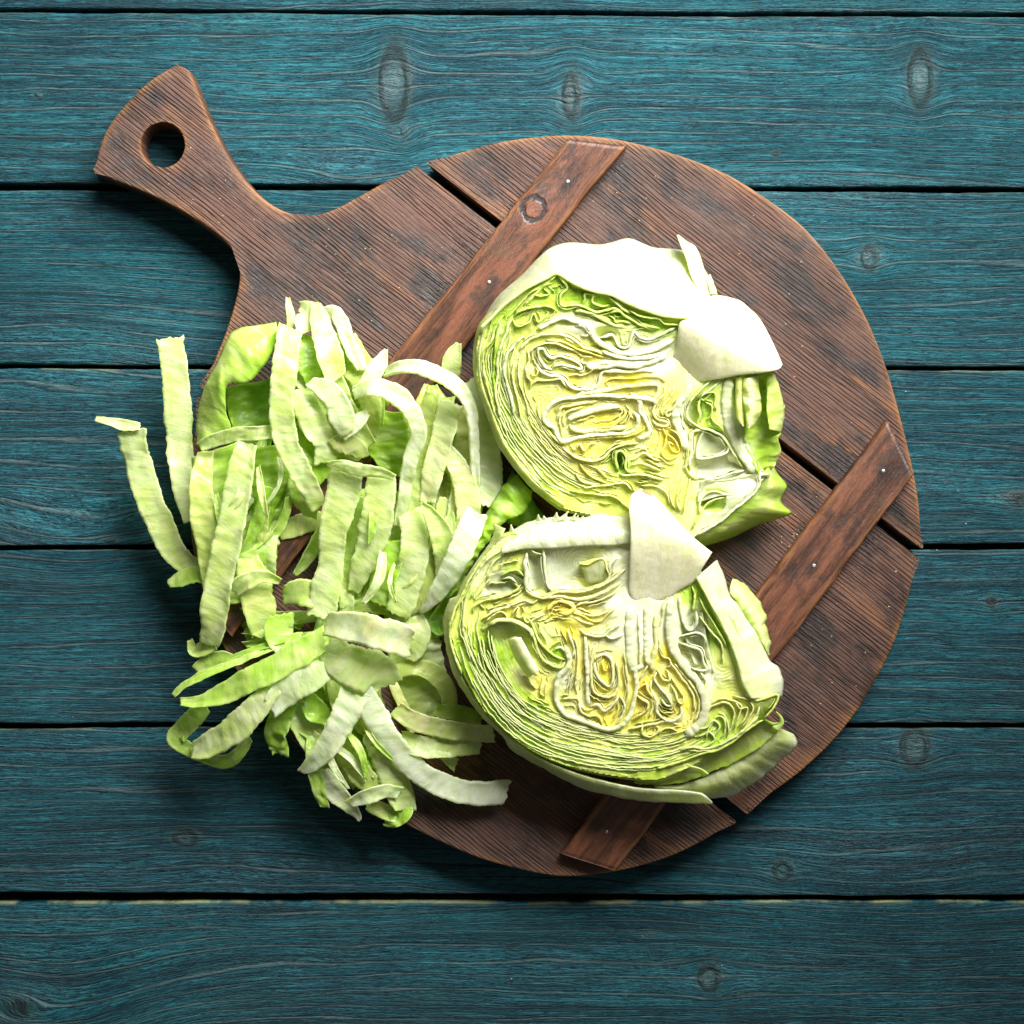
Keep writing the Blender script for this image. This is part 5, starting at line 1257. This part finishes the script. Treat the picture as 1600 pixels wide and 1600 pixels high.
# two loose strips on the left, over the table
a = shred("pale strip hanging farthest left over the teal table, its upper end bent left", [(206, 672, 34), (212, 705, 32), (223, 745, 30), (236, 785, 30), (252, 822, 30), (270, 858, 31), (292, 880, 34), (314, 886, 37)], [46, 44, 43, 43, 43, 40, 30, 26], ('WG', 'PG'), seed=1, roll=-6, twist=6)
strip("folded_tip", [(149, 654, 33), (172, 659, 35), (196, 665, 36), (219, 668, 35)], [8, 13, 16, 12], ('C', 'WG'), seed=2, roll=25, parent=a)
shred("upright strip with ragged top left of the pile, beside the bent one", [(266, 527, 32), (271, 566, 31), (275, 610, 31), (279, 660, 32), (283, 712, 33), (290, 770, 34), (300, 815, 34)], [42, 41, 41, 42, 40, 36, 26], ('WG', 'PG'), seed=3, roll=4, twist=6)
# large leaf pieces of the pile
leafshred("broad yellow green leaf piece curling over the upper left of the pile", [(431, 503, 50), (374, 513, 56), (353, 531, 56), (338, 569, 54), (323, 595, 50), (314, 624, 46), (308, 655, 42), (308, 694, 38)], [(436, 520, 55), (420, 560, 62), (390, 596, 64), (356, 602, 62), (353, 640, 56), (362, 670, 50), (345, 690, 44), (318, 698, 42)], 'PG', 'BG', m=16, n=70, bulge=7, ruf=2.2, rfreq=18, thick=0.8, seed=41)
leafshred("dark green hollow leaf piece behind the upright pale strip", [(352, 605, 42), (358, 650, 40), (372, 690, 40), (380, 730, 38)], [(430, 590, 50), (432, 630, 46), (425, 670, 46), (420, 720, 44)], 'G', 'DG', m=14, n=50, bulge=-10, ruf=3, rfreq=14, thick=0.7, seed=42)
leafshred("wide light green leaf piece below the broad curled one", [(300, 715, 44), (300, 760, 44), (312, 800, 42), (322, 850, 40)], [(372, 690, 52), (372, 740, 52), (366, 790, 50), (352, 840, 44)], 'PG', 'BG', m=14, n=50, bulge=5, ruf=2.5, rfreq=16, thick=0.8, seed=43)
leafshred("green leaf piece in the middle of the pile beside the dark hollow", [(392, 700, 44), (386, 740, 42), (384, 790, 40), (392, 830, 38)], [(470, 690, 50), (462, 730, 48), (440, 780, 44), (416, 840, 40)], 'BG', 'G', m=14, n=50, bulge=5, ruf=3, rfreq=15, thick=0.8, seed=44)
leafshred("bright green hollow leaf piece under the white arched strips", [(556, 636, 56), (562, 680, 50), (580, 712, 46), (600, 735, 44)], [(632, 645, 58), (640, 680, 54), (634, 715, 50), (622, 745, 48)], 'BG', 'G', m=16, n=50, bulge=-9, ruf=3, rfreq=15, thick=0.7, seed=45)
leafshred("bright green curly leaf piece squeezed between the pile and upper wedge", [(808, 742, 52), (784, 762, 56), (760, 800, 56), (735, 845, 54), (712, 890, 50), (690, 935, 44)], [(832, 770, 50), (822, 800, 54), (795, 812, 58), (770, 836, 58), (745, 872, 54), (712, 930, 46)], 'G', 'BG', m=16, n=80, bulge=6, ruf=4, rfreq=15, jag=3, thick=0.8, seed=46)
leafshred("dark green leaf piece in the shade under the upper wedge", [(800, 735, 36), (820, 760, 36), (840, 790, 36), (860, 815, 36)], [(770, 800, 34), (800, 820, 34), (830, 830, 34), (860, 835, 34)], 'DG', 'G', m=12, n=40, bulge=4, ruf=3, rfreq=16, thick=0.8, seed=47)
leafshred("small green leaf piece tucked beside the lower wedge's left shoulder", [(712, 895, 48), (696, 930, 44), (676, 960, 40), (665, 985, 38)], [(735, 905, 48), (722, 950, 44), (702, 985, 40), (680, 995, 38)], 'G', 'BG', m=10, n=40, bulge=-5, ruf=2, rfreq=14, thick=0.8, seed=48)

leafshred("broad pale leaf piece lying low on the pile's right under the white arches", [(652, 620, 42), (655, 700, 42), (648, 800, 40), (636, 910, 38)], [(742, 640, 38), (752, 720, 40), (742, 810, 42), (712, 890, 40)], 'PG', 'YG', m=18, n=70, bulge=4, ruf=3.5, rfreq=15, thick=0.5, seed=49)
leafshred("broad green leaf piece lying low under the hanging middle strips", [(520, 760, 36), (524, 830, 36), (520, 900, 36), (510, 960, 36)], [(640, 770, 36), (640, 840, 38), (628, 900, 38), (610, 960, 36)], 'G', 'PG', m=18, n=70, bulge=5, ruf=4, rfreq=15, thick=0.5, seed=50)
leafshred("broad bright leaf piece lying low in the top of the pile", [(440, 530, 40), (452, 590, 42), (470, 650, 42), (480, 710, 40)], [(560, 560, 42), (575, 610, 46), (566, 660, 46), (550, 720, 42)], 'BG', 'PG', m=18, n=70, bulge=5, ruf=4, rfreq=16, thick=0.5, seed=51)
leafshred("broad light green leaf piece lying low at the bottom of the pile", [(430, 1010, 31), (440, 1070, 31), (470, 1140, 31), (510, 1215, 31)], [(590, 1040, 33), (600, 1100, 34), (612, 1170, 34), (620, 1250, 32)], 'PG', 'BG', m=20, n=80, bulge=4, ruf=4, rfreq=15, thick=0.5, jag=4, seed=52)
leafshred("broad light green leaf piece lying low on the left of the pile", [(318, 740, 36), (322, 810, 37), (328, 880, 38), (336, 950, 38)], [(452, 730, 39), (450, 790, 40), (436, 850, 40), (424, 930, 38)], 'PG', 'G', m=20, n=80, bulge=4, ruf=4, rfreq=15, thick=0.5, jag=4, seed=53)
leafshred("shaded pale leaf piece lying low left of the lower wedge", [(600, 960, 31), (606, 1030, 31), (620, 1100, 31), (640, 1150, 31)], [(690, 960, 32), (690, 1010, 32), (700, 1070, 32), (690, 1120, 31)], 'PG', 'WG', m=16, n=70, bulge=3, ruf=3, rfreq=15, thick=0.5, jag=4, seed=54)
L = [
 # label, path, w, colours, kw
 ("long pale upright strip standing over the dark green hollow", [(455, 512, 66), (449, 545, 72), (444, 580, 75), (440, 620, 74), (440, 655, 72), (450, 695, 69), (466, 730, 66), (484, 765, 60), (497, 795, 54)], [36, 37, 38, 38, 38, 36, 34, 30, 26], ('WG', 'PG'), dict(roll=-5, twist=8)),
 ("short pale strip lying level across the left of the pile", [(312, 698, 57), (340, 686, 62), (375, 678, 65), (408, 676, 66), (436, 672, 60)], [14, 22, 24, 22, 16], ('WG', 'PG'), dict(roll=-14)),
 ("long wide pale strip sloping down to the pile's ragged lower left end", [(388, 690, 63), (378, 730, 64), (369, 780, 62), (358, 836, 60), (347, 890, 55), (338, 944, 49), (333, 985, 44), (328, 1008, 38)], [30, 38, 41, 42, 42, 40, 38, 30], ('PG', 'WG'), dict(roll=-6, twist=8)),
 ("yellow green strip left of the long wide sloping strip", [(322, 705, 52), (314, 750, 56), (317, 800, 55), (323, 850, 50), (327, 900, 45), (327, 945, 40)], [24, 34, 37, 34, 24, 12], ('PG', 'YG'), dict(roll=6)),
 ("curled green end at the bottom of the long sloping strip", [(334, 1000, 38), (318, 1012, 34), (302, 1016, 30), (296, 1000, 30)], [30, 26, 18, 9], ('G', 'PG'), dict(roll=-20, twist=20)),
 ("small green flap at the far left edge under the sloping strips", [(262, 912, 33), (282, 904, 36), (305, 898, 39), (322, 902, 40)], [12, 26, 28, 22], ('PG', 'G'), dict(roll=15)),
 ("thin green strip right of the long wide sloping strip", [(418, 760, 54), (408, 800, 50), (394, 836, 47), (376, 872, 43)], [24, 22, 20, 14], ('G', 'BG'), dict(roll=24)),
 ("thin curved green edge strip bowing right beside the dark gap", [(450, 775, 50), (446, 800, 47), (435, 826, 44), (414, 850, 42), (386, 868, 40)], [16, 16, 15, 13, 7], ('PG', 'BG'), dict(roll=45, twist=20)),
 ("wide light green strip in the lower left middle of the pile", [(386, 870, 44), (395, 905, 45), (405, 950, 43), (413, 990, 38)], [34, 46, 50, 38], ('PG', 'YG'), dict(roll=3)),
 ("twisted pale fold lying across the wide light green strip", [(362, 922, 47), (384, 908, 52), (410, 900, 53), (438, 908, 48)], [30, 26, 20, 10], ('WG', 'PG'), dict(roll=-22, twist=24)),
 ("olive strip lying low across the dark gap in the middle", [(436, 830, 36), (462, 822, 37), (488, 815, 38), (512, 812, 38)], [26, 30, 30, 26], ('YG', 'PG'), dict(roll=10)),
 ("grey green pointed strip standing at the right of the dark gap", [(508, 826, 40), (494, 850, 40), (478, 876, 38), (460, 898, 36)], [26, 26, 20, 8], ('PG', 'G'), dict(roll=30)),
 ("wide pale green strip hanging down the middle of the pile", [(543, 730, 66), (537, 765, 64), (526, 805, 61), (519, 845, 58), (517, 885, 55), (508, 925, 52), (500, 965, 50)], [48, 52, 46, 40, 38, 44, 46], ('PG', 'WG'), dict(roll=-4, twist=8)),
 ("broad pale strip just right of the wide hanging middle strip", [(597, 742, 66), (594, 775, 65), (588, 815, 62), (578, 852, 57), (564, 890, 52), (552, 925, 46)], [42, 46, 47, 44, 34, 16], ('WG', 'PG'), dict(roll=5, twist=8)),
 ("folded pale crest joining the tops of the two hanging middle strips", [(510, 724, 70), (535, 728, 73), (562, 735, 74), (592, 737, 73), (616, 746, 68)], [10, 18, 20, 18, 12], ('WG', 'PG'), dict(roll=-28)),
 ("green strip seen between the two hanging middle strips", [(560, 775, 50), (552, 815, 48), (540, 860, 46), (536, 910, 44), (540, 950, 42)], [26, 26, 24, 22, 18], ('G', 'PG'), dict(roll=16)),
 ("outer white arched strip bending over the upper right of the pile", [(603, 582, 68), (628, 573, 77), (658, 575, 82), (690, 588, 84), (716, 606, 82), (733, 634, 77), (740, 670, 71), (742, 712, 64), (742, 752, 57), (738, 785, 50)], [14, 18, 22, 23, 22, 18, 15, 14, 13, 10], ('W', 'W'), dict(roll=14, twist=8, thick=1.8)),
 ("inner white arched strip bending over the bright green hollow", [(553, 614, 72), (578, 606, 79), (606, 610, 82), (630, 626, 82), (647, 650, 79), (653, 680, 74), (643, 715, 68), (635, 750, 62), (630, 785, 57), (620, 822, 50)], [18, 24, 27, 28, 26, 24, 22, 20, 18, 12], ('W', 'WG'), dict(roll=12, twist=8, thick=1.8)),
 ("pale strip at the pile's right edge reaching up to the upper wedge", [(729, 596, 38), (744, 635, 42), (757, 680, 46), (763, 715, 49), (763, 752, 51), (755, 790, 53)], [26, 30, 36, 40, 42, 40], ('WG', 'W'), dict(roll=-6, twist=6)),
 ("bright white strip sloping down to a frayed point left of the lower wedge", [(745, 800, 66), (730, 838, 68), (714, 872, 67), (697, 905, 62), (680, 932, 55), (658, 956, 46)], [34, 38, 36, 32, 24, 6], ('W', 'W'), dict(roll=8, twist=6, thick=1.4)),
 ("small pointed pale leaf tip standing up at the pile's top right", [(716, 536, 52), (708, 556, 52), (703, 578, 50), (706, 602, 46)], [8, 26, 32, 26], ('PG', 'WG'), dict(roll=20)),
 ("pale strip running down inside the outer white arch", [(706, 628, 64), (699, 660, 65), (688, 700, 63), (676, 740, 60), (668, 785, 55)], [34, 36, 34, 32, 24], ('WG', 'C'), dict(roll=-8)),
 ("narrow green strip between the two white arches", [(676, 612, 62), (668, 645, 61), (660, 685, 58), (652, 725, 54), (648, 765, 50)], [22, 24, 24, 22, 18], ('PG', 'YG'), dict(roll=10)),
 ("diagonal pale strip low on the right inside the outer arch", [(688, 690, 58), (708, 718, 60), (724, 750, 60), (732, 788, 58), (728, 825, 55), (716, 860, 50)], [16, 28, 34, 36, 34, 24], ('WG', 'C'), dict(roll=8)),
 ("pointed pale leaf strip lying over the pile's right side", [(660, 788, 62), (674, 806, 64), (688, 832, 62), (694, 865, 58), (690, 900, 52)], [8, 24, 34, 32, 20], ('WG', 'PG'), dict(roll=-8)),
 ("yellowish strip under the pointed leaf at the right of the pile", [(700, 780, 54), (694, 815, 52), (680, 850, 50), (668, 890, 48)], [30, 34, 34, 26], ('C', 'PG'), dict(roll=5)),
 ("wide pale green strip at the right of the middle, above the yellow fold", [(640, 800, 56), (648, 840, 56), (645, 880, 54), (632, 925, 50), (620, 962, 46)], [34, 42, 46, 46, 38], ('PG', 'WG'), dict(roll=-6)),
 ("olive green strip sloping left below the bright frayed strip", [(688, 872, 50), (672, 900, 49), (648, 930, 47), (626, 958, 43)], [30, 40, 42, 28], ('YG', 'PG'), dict(roll=12)),
 ("green strip with a dark curled edge in the centre of the pile", [(618, 845, 50), (610, 875, 50), (600, 910, 48), (594, 945, 45)], [30, 40, 42, 34], ('BG', 'G'), dict(roll=-14, ruf=3)),
 ("bright yellowish fold lying level across the lower middle", [(510, 974, 69), (540, 978, 74), (575, 985, 76), (610, 993, 75), (643, 1003, 70)], [34, 46, 50, 48, 44], ('C', 'W'), dict(roll=-10, twist=6)),
 ("broad pale green strip emerging under the bright level fold", [(512, 1005, 60), (530, 1030, 61), (560, 1045, 62), (590, 1055, 60), (606, 1072, 56)], [44, 62, 70, 62, 44], ('WG', 'PG'), dict(roll=-4, twist=6)),
 ("white strip pointing down left from the lower middle to a blunt tip", [(558, 1075, 59), (545, 1105, 59), (530, 1136, 58), (508, 1172, 54), (488, 1194, 49), (470, 1206, 44)], [44, 42, 40, 34, 24, 12], ('W', 'WG'), dict(roll=6, twist=6)),
 ("long white ribbed strip curving to the lower right with a square end", [(566, 1085, 57), (588, 1122, 56), (608, 1155, 54), (630, 1184, 50), (660, 1210, 46), (695, 1228, 42), (735, 1239, 40), (793, 1238, 39)], [38, 38, 38, 37, 36, 35, 35, 36], ('W', 'W'), dict(roll=-8, twist=5, thick=1.8, cup=0.6)),
 ("yellow green strip pointing right towards the lower wedge", [(618, 1106, 50), (648, 1126, 52), (690, 1138, 51), (730, 1143, 49), (772, 1147, 47)], [26, 30, 30, 29, 27], ('C', 'PG'), dict(roll=-12, twist=5)),
 ("pale strip directly below the right pointing yellow green one", [(628, 1158, 46), (660, 1166, 48), (700, 1168, 46), (752, 1165, 43)], [30, 32, 30, 24], ('WG', 'PG'), dict(roll=6, twist=6)),
 ("tiny pale leaf corner under the right pointing strips", [(688, 1180, 36), (700, 1186, 36), (712, 1196, 34)], [6, 18, 20], ('WG', 'PG'), dict(roll=10)),
 ("shaded arched strip left of the lower wedge", [(618, 1052, 38), (645, 1042, 40), (674, 1050, 40), (697, 1074, 38), (702, 1102, 36), (688, 1120, 34)], [22, 26, 28, 28, 26, 20], ('PG', 'YG'), dict(roll=10)),
 ("shaded low strip running right under the lower wedge rim", [(680, 1110, 36), (708, 1112, 36), (735, 1118, 34), (752, 1128, 34)], [22, 24, 24, 18], ('PG', 'G'), dict(roll=0)),
 ("narrow yellow strip beside the shaded arched one", [(610, 1060, 44), (620, 1082, 46), (630, 1104, 46), (642, 1126, 44)], [14, 16, 15, 12], ('Y', 'C'), dict(roll=30)),
 ("wide green strip sweeping left to a tight loop at the far lower left", [(508, 998, 58), (470, 1020, 60), (430, 1043, 60), (392, 1062, 57), (352, 1082, 52), (312, 1096, 47), (282, 1096, 44)], [36, 42, 40, 38, 32, 20, 12], ('PG', 'BG'), dict(roll=-14, twist=6)),
 ("narrow green strip returning from the tight loop", [(273, 1088, 44), (288, 1072, 46), (316, 1056, 49), (352, 1042, 50), (392, 1028, 50), (430, 1012, 48)], [9, 12, 14, 14, 13, 12], ('BG', 'PG'), dict(roll=40, twist=10)),
 ("thin green strip above the narrow returning one", [(352, 1034, 42), (385, 1020, 45), (415, 1010, 46), (445, 1000, 46)], [8, 11, 12, 10], ('G', 'BG'), dict(roll=35)),
 ("pale green strip from the lower left middle down to the bottom fold", [(428, 1076, 57), (408, 1098, 57), (382, 1126, 54), (352, 1150, 48), (322, 1166, 42), (300, 1172, 37)], [26, 36, 42, 42, 36, 26], ('PG', 'WG'), dict(roll=-10, twist=8)),
 ("dull green loop strip bending back at the lower left corner", [(322, 1102, 34), (302, 1122, 32), (283, 1142, 30), (274, 1155, 29), (292, 1170, 29), (318, 1182, 29)], [26, 30, 30, 26, 22, 18], ('PG', 'G'), dict(roll=10)),
 ("green bottom fold under the lower left pale strip", [(298, 1176, 30), (325, 1186, 30), (352, 1190, 31), (372, 1178, 34), (390, 1152, 37)], [14, 20, 24, 22, 12], ('G', 'PG'), dict(roll=-16, twist=18)),
 ("whitish wide strip end lying left of the bright level fold", [(422, 1106, 56), (438, 1090, 58), (462, 1072, 60), (490, 1056, 60), (512, 1038, 58)], [30, 42, 44, 42, 36], ('W', 'WG'), dict(roll=-4, twist=6)),
 ("ruffled green leaf strip hanging at the bottom left of centre", [(448, 1098, 44), (437, 1125, 44), (430, 1150, 40), (440, 1180, 34)], [30, 36, 34, 24], ('BG', 'G'), dict(roll=0, ruf=4.5, rfreq=12)),
 ("light green strip right of the ruffled hanging leaf", [(456, 1096, 40), (468, 1124, 40), (480, 1150, 38), (492, 1176, 36)], [34, 36, 32, 22], ('PG', 'WG'), dict(roll=5)),
 ("green shaded strip between the ruffled leaf and the white pointing strip", [(478, 1092, 44), (492, 1108, 44), (506, 1118, 42), (520, 1126, 40)], [30, 34, 30, 24], ('G', 'BG'), dict(roll=10, ruf=3.5, rfreq=12)),
 ("yellow green strip at the bottom of the pile under the white strips", [(528, 1162, 46), (548, 1188, 46), (568, 1212, 44), (592, 1238, 40)], [30, 36, 36, 28], ('YG', 'PG'), dict(roll=-12)),
 ("pale strip running down to the bottom tip of the pile", [(578, 1138, 48), (598, 1172, 47), (614, 1208, 44), (626, 1240, 40), (634, 1266, 36)], [36, 44, 44, 40, 30], ('WG', 'PG'), dict(roll=6)),
 ("white edged strip at the pile's bottom left, ending in a thin tooth", [(500, 1202, 40), (516, 1226, 40), (538, 1250, 38), (556, 1270, 36), (563, 1282, 34)], [26, 32, 28, 16, 6], ('W', 'WG'), dict(roll=-16)),
 ("short white strip lying level at the bottom of the pile", [(544, 1256, 42), (572, 1243, 45), (600, 1236, 45), (626, 1238, 42)], [16, 24, 24, 20], ('W', 'WG'), dict(roll=-14)),
 ("green curled tip at the very bottom of the pile", [(600, 1284, 32), (616, 1280, 35), (632, 1272, 36), (636, 1262, 36)], [12, 24, 26, 16], ('BG', 'G'), dict(roll=20, ruf=4, rfreq=10)),
 ("light strip below the bottom white strips, reaching the board rim", [(572, 1254, 34), (592, 1264, 34), (612, 1272, 34), (630, 1278, 33)], [20, 24, 24, 18], ('PG', 'YG'), dict(roll=0)),
 ("light green pointed strip at the top of the pile", [(494, 472, 52), (500, 500, 60), (508, 530, 66), (517, 562, 69), (526, 595, 68)], [14, 28, 36, 38, 34], ('PG', 'WG'), dict(roll=8)),
 ("white curved rib strip arching at the top of the pile", [(506, 488, 50), (522, 488, 56), (534, 504, 60), (543, 528, 63), (553, 552, 64), (566, 578, 62)], [16, 19, 21, 21, 20, 14], ('W', 'W'), dict(roll=-10, thick=1.8)),
 ("thin pale sliver standing at the pile's upper left tip", [(450, 465, 46), (452, 480, 48), (455, 496, 50), (452, 514, 50)], [5, 11, 12, 8], ('WG', 'PG'), dict(roll=10)),
 ("pale torn leaf corner at the top of the pile", [(468, 478, 48), (480, 484, 52), (478, 500, 56), (462, 512, 58)], [12, 28, 34, 24], ('WG', 'C'), dict(roll=-10)),
 ("green leaf strip behind the top pointed strip", [(470, 520, 50), (476, 548, 54), (488, 576, 56), (500, 600, 54)], [36, 42, 40, 30], ('G', 'BG'), dict(roll=10, ruf=3)),
 ("white pointed strip with a sharp tip above the inner arch", [(604, 546, 62), (594, 566, 68), (582, 588, 71), (568, 612, 70)], [4, 22, 30, 28], ('WG', 'W'), dict(roll=-12)),
 ("bright white leaf strip left of the inner arch", [(484, 596, 68), (508, 608, 72), (526, 628, 74), (533, 652, 72), (543, 678, 68)], [14, 32, 40, 40, 26], ('W', 'WG'), dict(roll=-10)),
 ("small white strip pointing up right beside the bright white leaf", [(534, 684, 64), (550, 668, 67), (562, 656, 68), (575, 643, 66)], [16, 20, 20, 12], ('W', 'WG'), dict(roll=15)),
 ("light green strip left of centre under the bright white leaf", [(470, 610, 60), (482, 640, 63), (497, 668, 63), (512, 695, 60), (508, 724, 56)], [36, 42, 44, 40, 30], ('PG', 'WG'), dict(roll=8)),
 ("small light green square strip above the hanging middle strips", [(520, 700, 60), (538, 694, 62), (556, 702, 60), (566, 716, 56)], [28, 34, 32, 20], ('PG', 'C'), dict(roll=-10)),
 ("green strip between the light green strip and the upright pale one", [(474, 668, 50), (484, 700, 52), (500, 728, 50), (508, 750, 46)], [24, 30, 28, 20], ('BG', 'G'), dict(roll=16)),
 ("green strip end below the dark gap in the centre left", [(458, 742, 50), (468, 768, 50), (480, 790, 48), (484, 808, 44)], [24, 34, 32, 20], ('BG', 'PG'), dict(roll=-12)),
 ("pale green strip with small curl above the long lower sweep", [(442, 930, 48), (468, 925, 50), (495, 930, 49), (515, 945, 46)], [30, 40, 40, 30], ('PG', 'G'), dict(roll=-12)),
 ("curled green strip left of the level bright fold", [(440, 960, 46), (436, 985, 46), (446, 1005, 46), (470, 1000, 47)], [36, 44, 36, 24], ('BG', 'PG'), dict(roll=14, twist=20)),
 ("small green ring curl at the left of the lower sweep", [(382, 985, 38), (402, 985, 41), (416, 995, 41), (400, 1004, 38), (380, 1006, 36)], [14, 20, 18, 14, 10], ('BG', 'YG'), dict(roll=30, twist=20)),
 ("green low strip under the bent left part of the lower sweep", [(306, 1048, 31), (325, 1036, 33), (345, 1030, 34), (362, 1034, 34)], [16, 26, 26, 20], ('PG', 'G'), dict(roll=0)),
 ("light green strip right of the bright level fold", [(640, 960, 42), (655, 980, 44), (650, 1010, 44), (636, 1030, 42)], [26, 34, 34, 24], ('PG', 'WG'), dict(roll=10)),
 ("small dark green loop below the frayed white point", [(668, 948, 38), (676, 972, 38), (688, 985, 36), (696, 968, 38)], [22, 26, 22, 14], ('G', 'DG'), dict(roll=25)),
 ("curling green strip under the bottom white strip", [(556, 1160, 40), (572, 1180, 42), (584, 1200, 42), (600, 1216, 40)], [24, 28, 26, 18], ('BG', 'G'), dict(roll=20, ruf=3.5, rfreq=10)),
 ("green strip behind the lower right white ribbed strip", [(560, 1105, 44), (580, 1130, 44), (600, 1160, 42), (640, 1170, 42)], [30, 34, 30, 20], ('G', 'YG'), dict(roll=0)),
]
for i, (lab, path, w, cc, kw) in enumerate(L):
    shred(lab, path, w, cc, seed=60 + i, **kw)
# half hidden strips inside the pile: upper part, middle and lower part, and the ones at the bottom
random.seed(11)
def half(n, box, zr, angs, lab, grp, cols_, s0):
    for i in range(n):
        cx = random.uniform(box[0], box[1]); cy_ = random.uniform(box[2], box[3])
        a = random.uniform(*angs); ln = random.uniform(90, 140); zz = random.uniform(*zr); bow = random.uniform(-16, 16)
        pts = []
        for t in (0, .25, .5, .75, 1):
            q = math.sin(math.pi * t)
            pts.append((cx + (t - .5) * ln * math.cos(a) - bow * q * math.sin(a), cy_ + (t - .5) * ln * math.sin(a) + bow * q * math.cos(a), zz + 6 * q - 3))
        wd = random.choice([12, 15, 18, 22, 26, 30, 34])
        o = strip("lettuce_shred", pts, [wd * .8, wd, wd, wd * .95, wd * .6], random.choice(cols_), seed=s0 + i, roll=random.uniform(-22, 22), ruf=2.8, twist=22)
        tag(o, lab, "lettuce shred", grp)
PALE = [('WG', 'PG'), ('PG', 'BG'), ('PG', 'WG'), ('BG', 'G'), ('PG', 'YG')]
half(16, (470, 590, 575, 700), (44, 60), (0.7, 2.2), "light green strip half hidden in the upper part of the pile", "strips half hidden high in the pile", PALE, 300)
half(16, (650, 735, 640, 870), (42, 56), (1.2, 1.9), "light green strip half hidden on the pile's right side below the white arches", "strips half hidden on the right of the pile", PALE, 1320)
half(10, (340, 430, 720, 850), (36, 46), (1.3, 2.0), "light green strip half hidden between the long sloping strips on the left", "strips half hidden on the left of the pile", PALE, 1340)
half(9, (540, 660, 820, 930), (32, 42), (1.2, 1.9), "light green strip half hidden in the middle of the pile", "strips half hidden in the middle of the pile", PALE, 1360)
half(14, (430, 600, 1020, 1220), (32, 42), (0.2, 1.6), "light green strip half hidden under the white strips at the bottom of the pile", "strips half hidden at the bottom of the pile", PALE, 1380)
half(6, (400, 490, 930, 1000), (32, 38), (-0.5, 1.2), "light green strip half hidden left of the bright level fold", "strips half hidden left of the bright fold", PALE, 1400)

# thin cuttings lying on top
random.seed(23)
for i in range(15):
    cx, cy_, a0 = random.choice([(500, 620, 1.3), (690, 720, 1.55), (680, 820, 1.8), (560, 800, 1.5), (400, 780, 1.75), (470, 1010, 2.7), (560, 1160, 1.1), (600, 900, 1.6), (530, 690, 1.2), (350, 850, 1.7), (430, 1110, 2.4)])
    cx += random.uniform(-34, 34); cy_ += random.uniform(-34, 34); a = a0 + random.uniform(-0.4, 0.4); ln = random.uniform(50, 110); z0 = random.uniform(52, 62) if cy_ < 960 else random.uniform(44, 52)
    if cx < 330: continue
    bow = random.uniform(-14, 14); wd = random.uniform(6, 15)
    pts = [(cx + (t - .5) * ln * math.cos(a) - bow * math.sin(math.pi * t) * math.sin(a), cy_ + (t - .5) * ln * math.sin(a) + bow * math.sin(math.pi * t) * math.cos(a), z0 + 5 * math.sin(math.pi * t) - 3) for t in (0, .25, .5, .75, 1)]
    o = strip("lettuce_shred", pts, [wd * .6, wd, wd, wd * .9, wd * .4], random.choice([('WG', 'W'), ('WG', 'PG'), ('PG', 'BG'), ('W', 'WG')]), seed=2600 + i, roll=random.uniform(-25, 25), twist=30)
    tag(o, "thin narrow lettuce cutting lying loosely over the wider strips of the pile", "lettuce shred", "thin cuttings on the pile")

# ------------------------------------------------------------------ crumbs and flecks
def specks(name, n, fn, size, material, label, seed):
    rng = np.random.default_rng(seed); V, F = [], []
    while len(V) < n * 4:
        q = fn(rng)
        if q is None: continue
        px, py, z = q
        r = size * rng.uniform(0.4, 1.3)
        c = P(px, py, z)
        a = rng.uniform(0, 6.28)
        b = len(V)
        for k in range(3):
            V.append(c + np.array([math.cos(a + k * 2.1) * r * (1 if k else 1.8), math.sin(a + k * 2.1) * r, 0]) * 0.001)
        V.append(c + np.array([0, 0, r * 0.7]) * 0.001)
        F += [(b, b + 1, b + 3), (b + 1, b + 2, b + 3), (b + 2, b, b + 3), (b, b + 2, b + 1)]
    o = mesh_obj(name, V, F, material, smooth=False, origin=V[0])
    return tag(o, label, "crumbs", kind="stuff")
def on_board(rng):
    cx, cy_, sx, sy = [(1240, 840, 40, 45), (1180, 470, 90, 110), (1000, 280, 60, 40), (320, 300, 60, 40), (1290, 1000, 60, 120), (560, 380, 90, 60), (1240, 870, 20, 30)][rng.integers(7)]
    x, y = rng.normal(cx, sx), rng.normal(cy_, sy)
    q = np.array([[x, y]])
    for poly in (np.array([p[:2] for p in up]), np.array([p[:2] for p in mid])):
        if inside(q, poly)[0] and not inside(q, np.array(hole))[0]: return x, y, BZ1 + 0.25
    return None
specks("crumbs", 170, on_board, 0.42, M_CRUMB, "tiny pale crumbs scattered on the brown board", 3)
specks("wood_flecks", 22, lambda r: (r.uniform(0, 1600), r.uniform(0, 1600), 0.5), 0.34, M_LINT, "tiny white flecks scattered on the teal planks", 4)
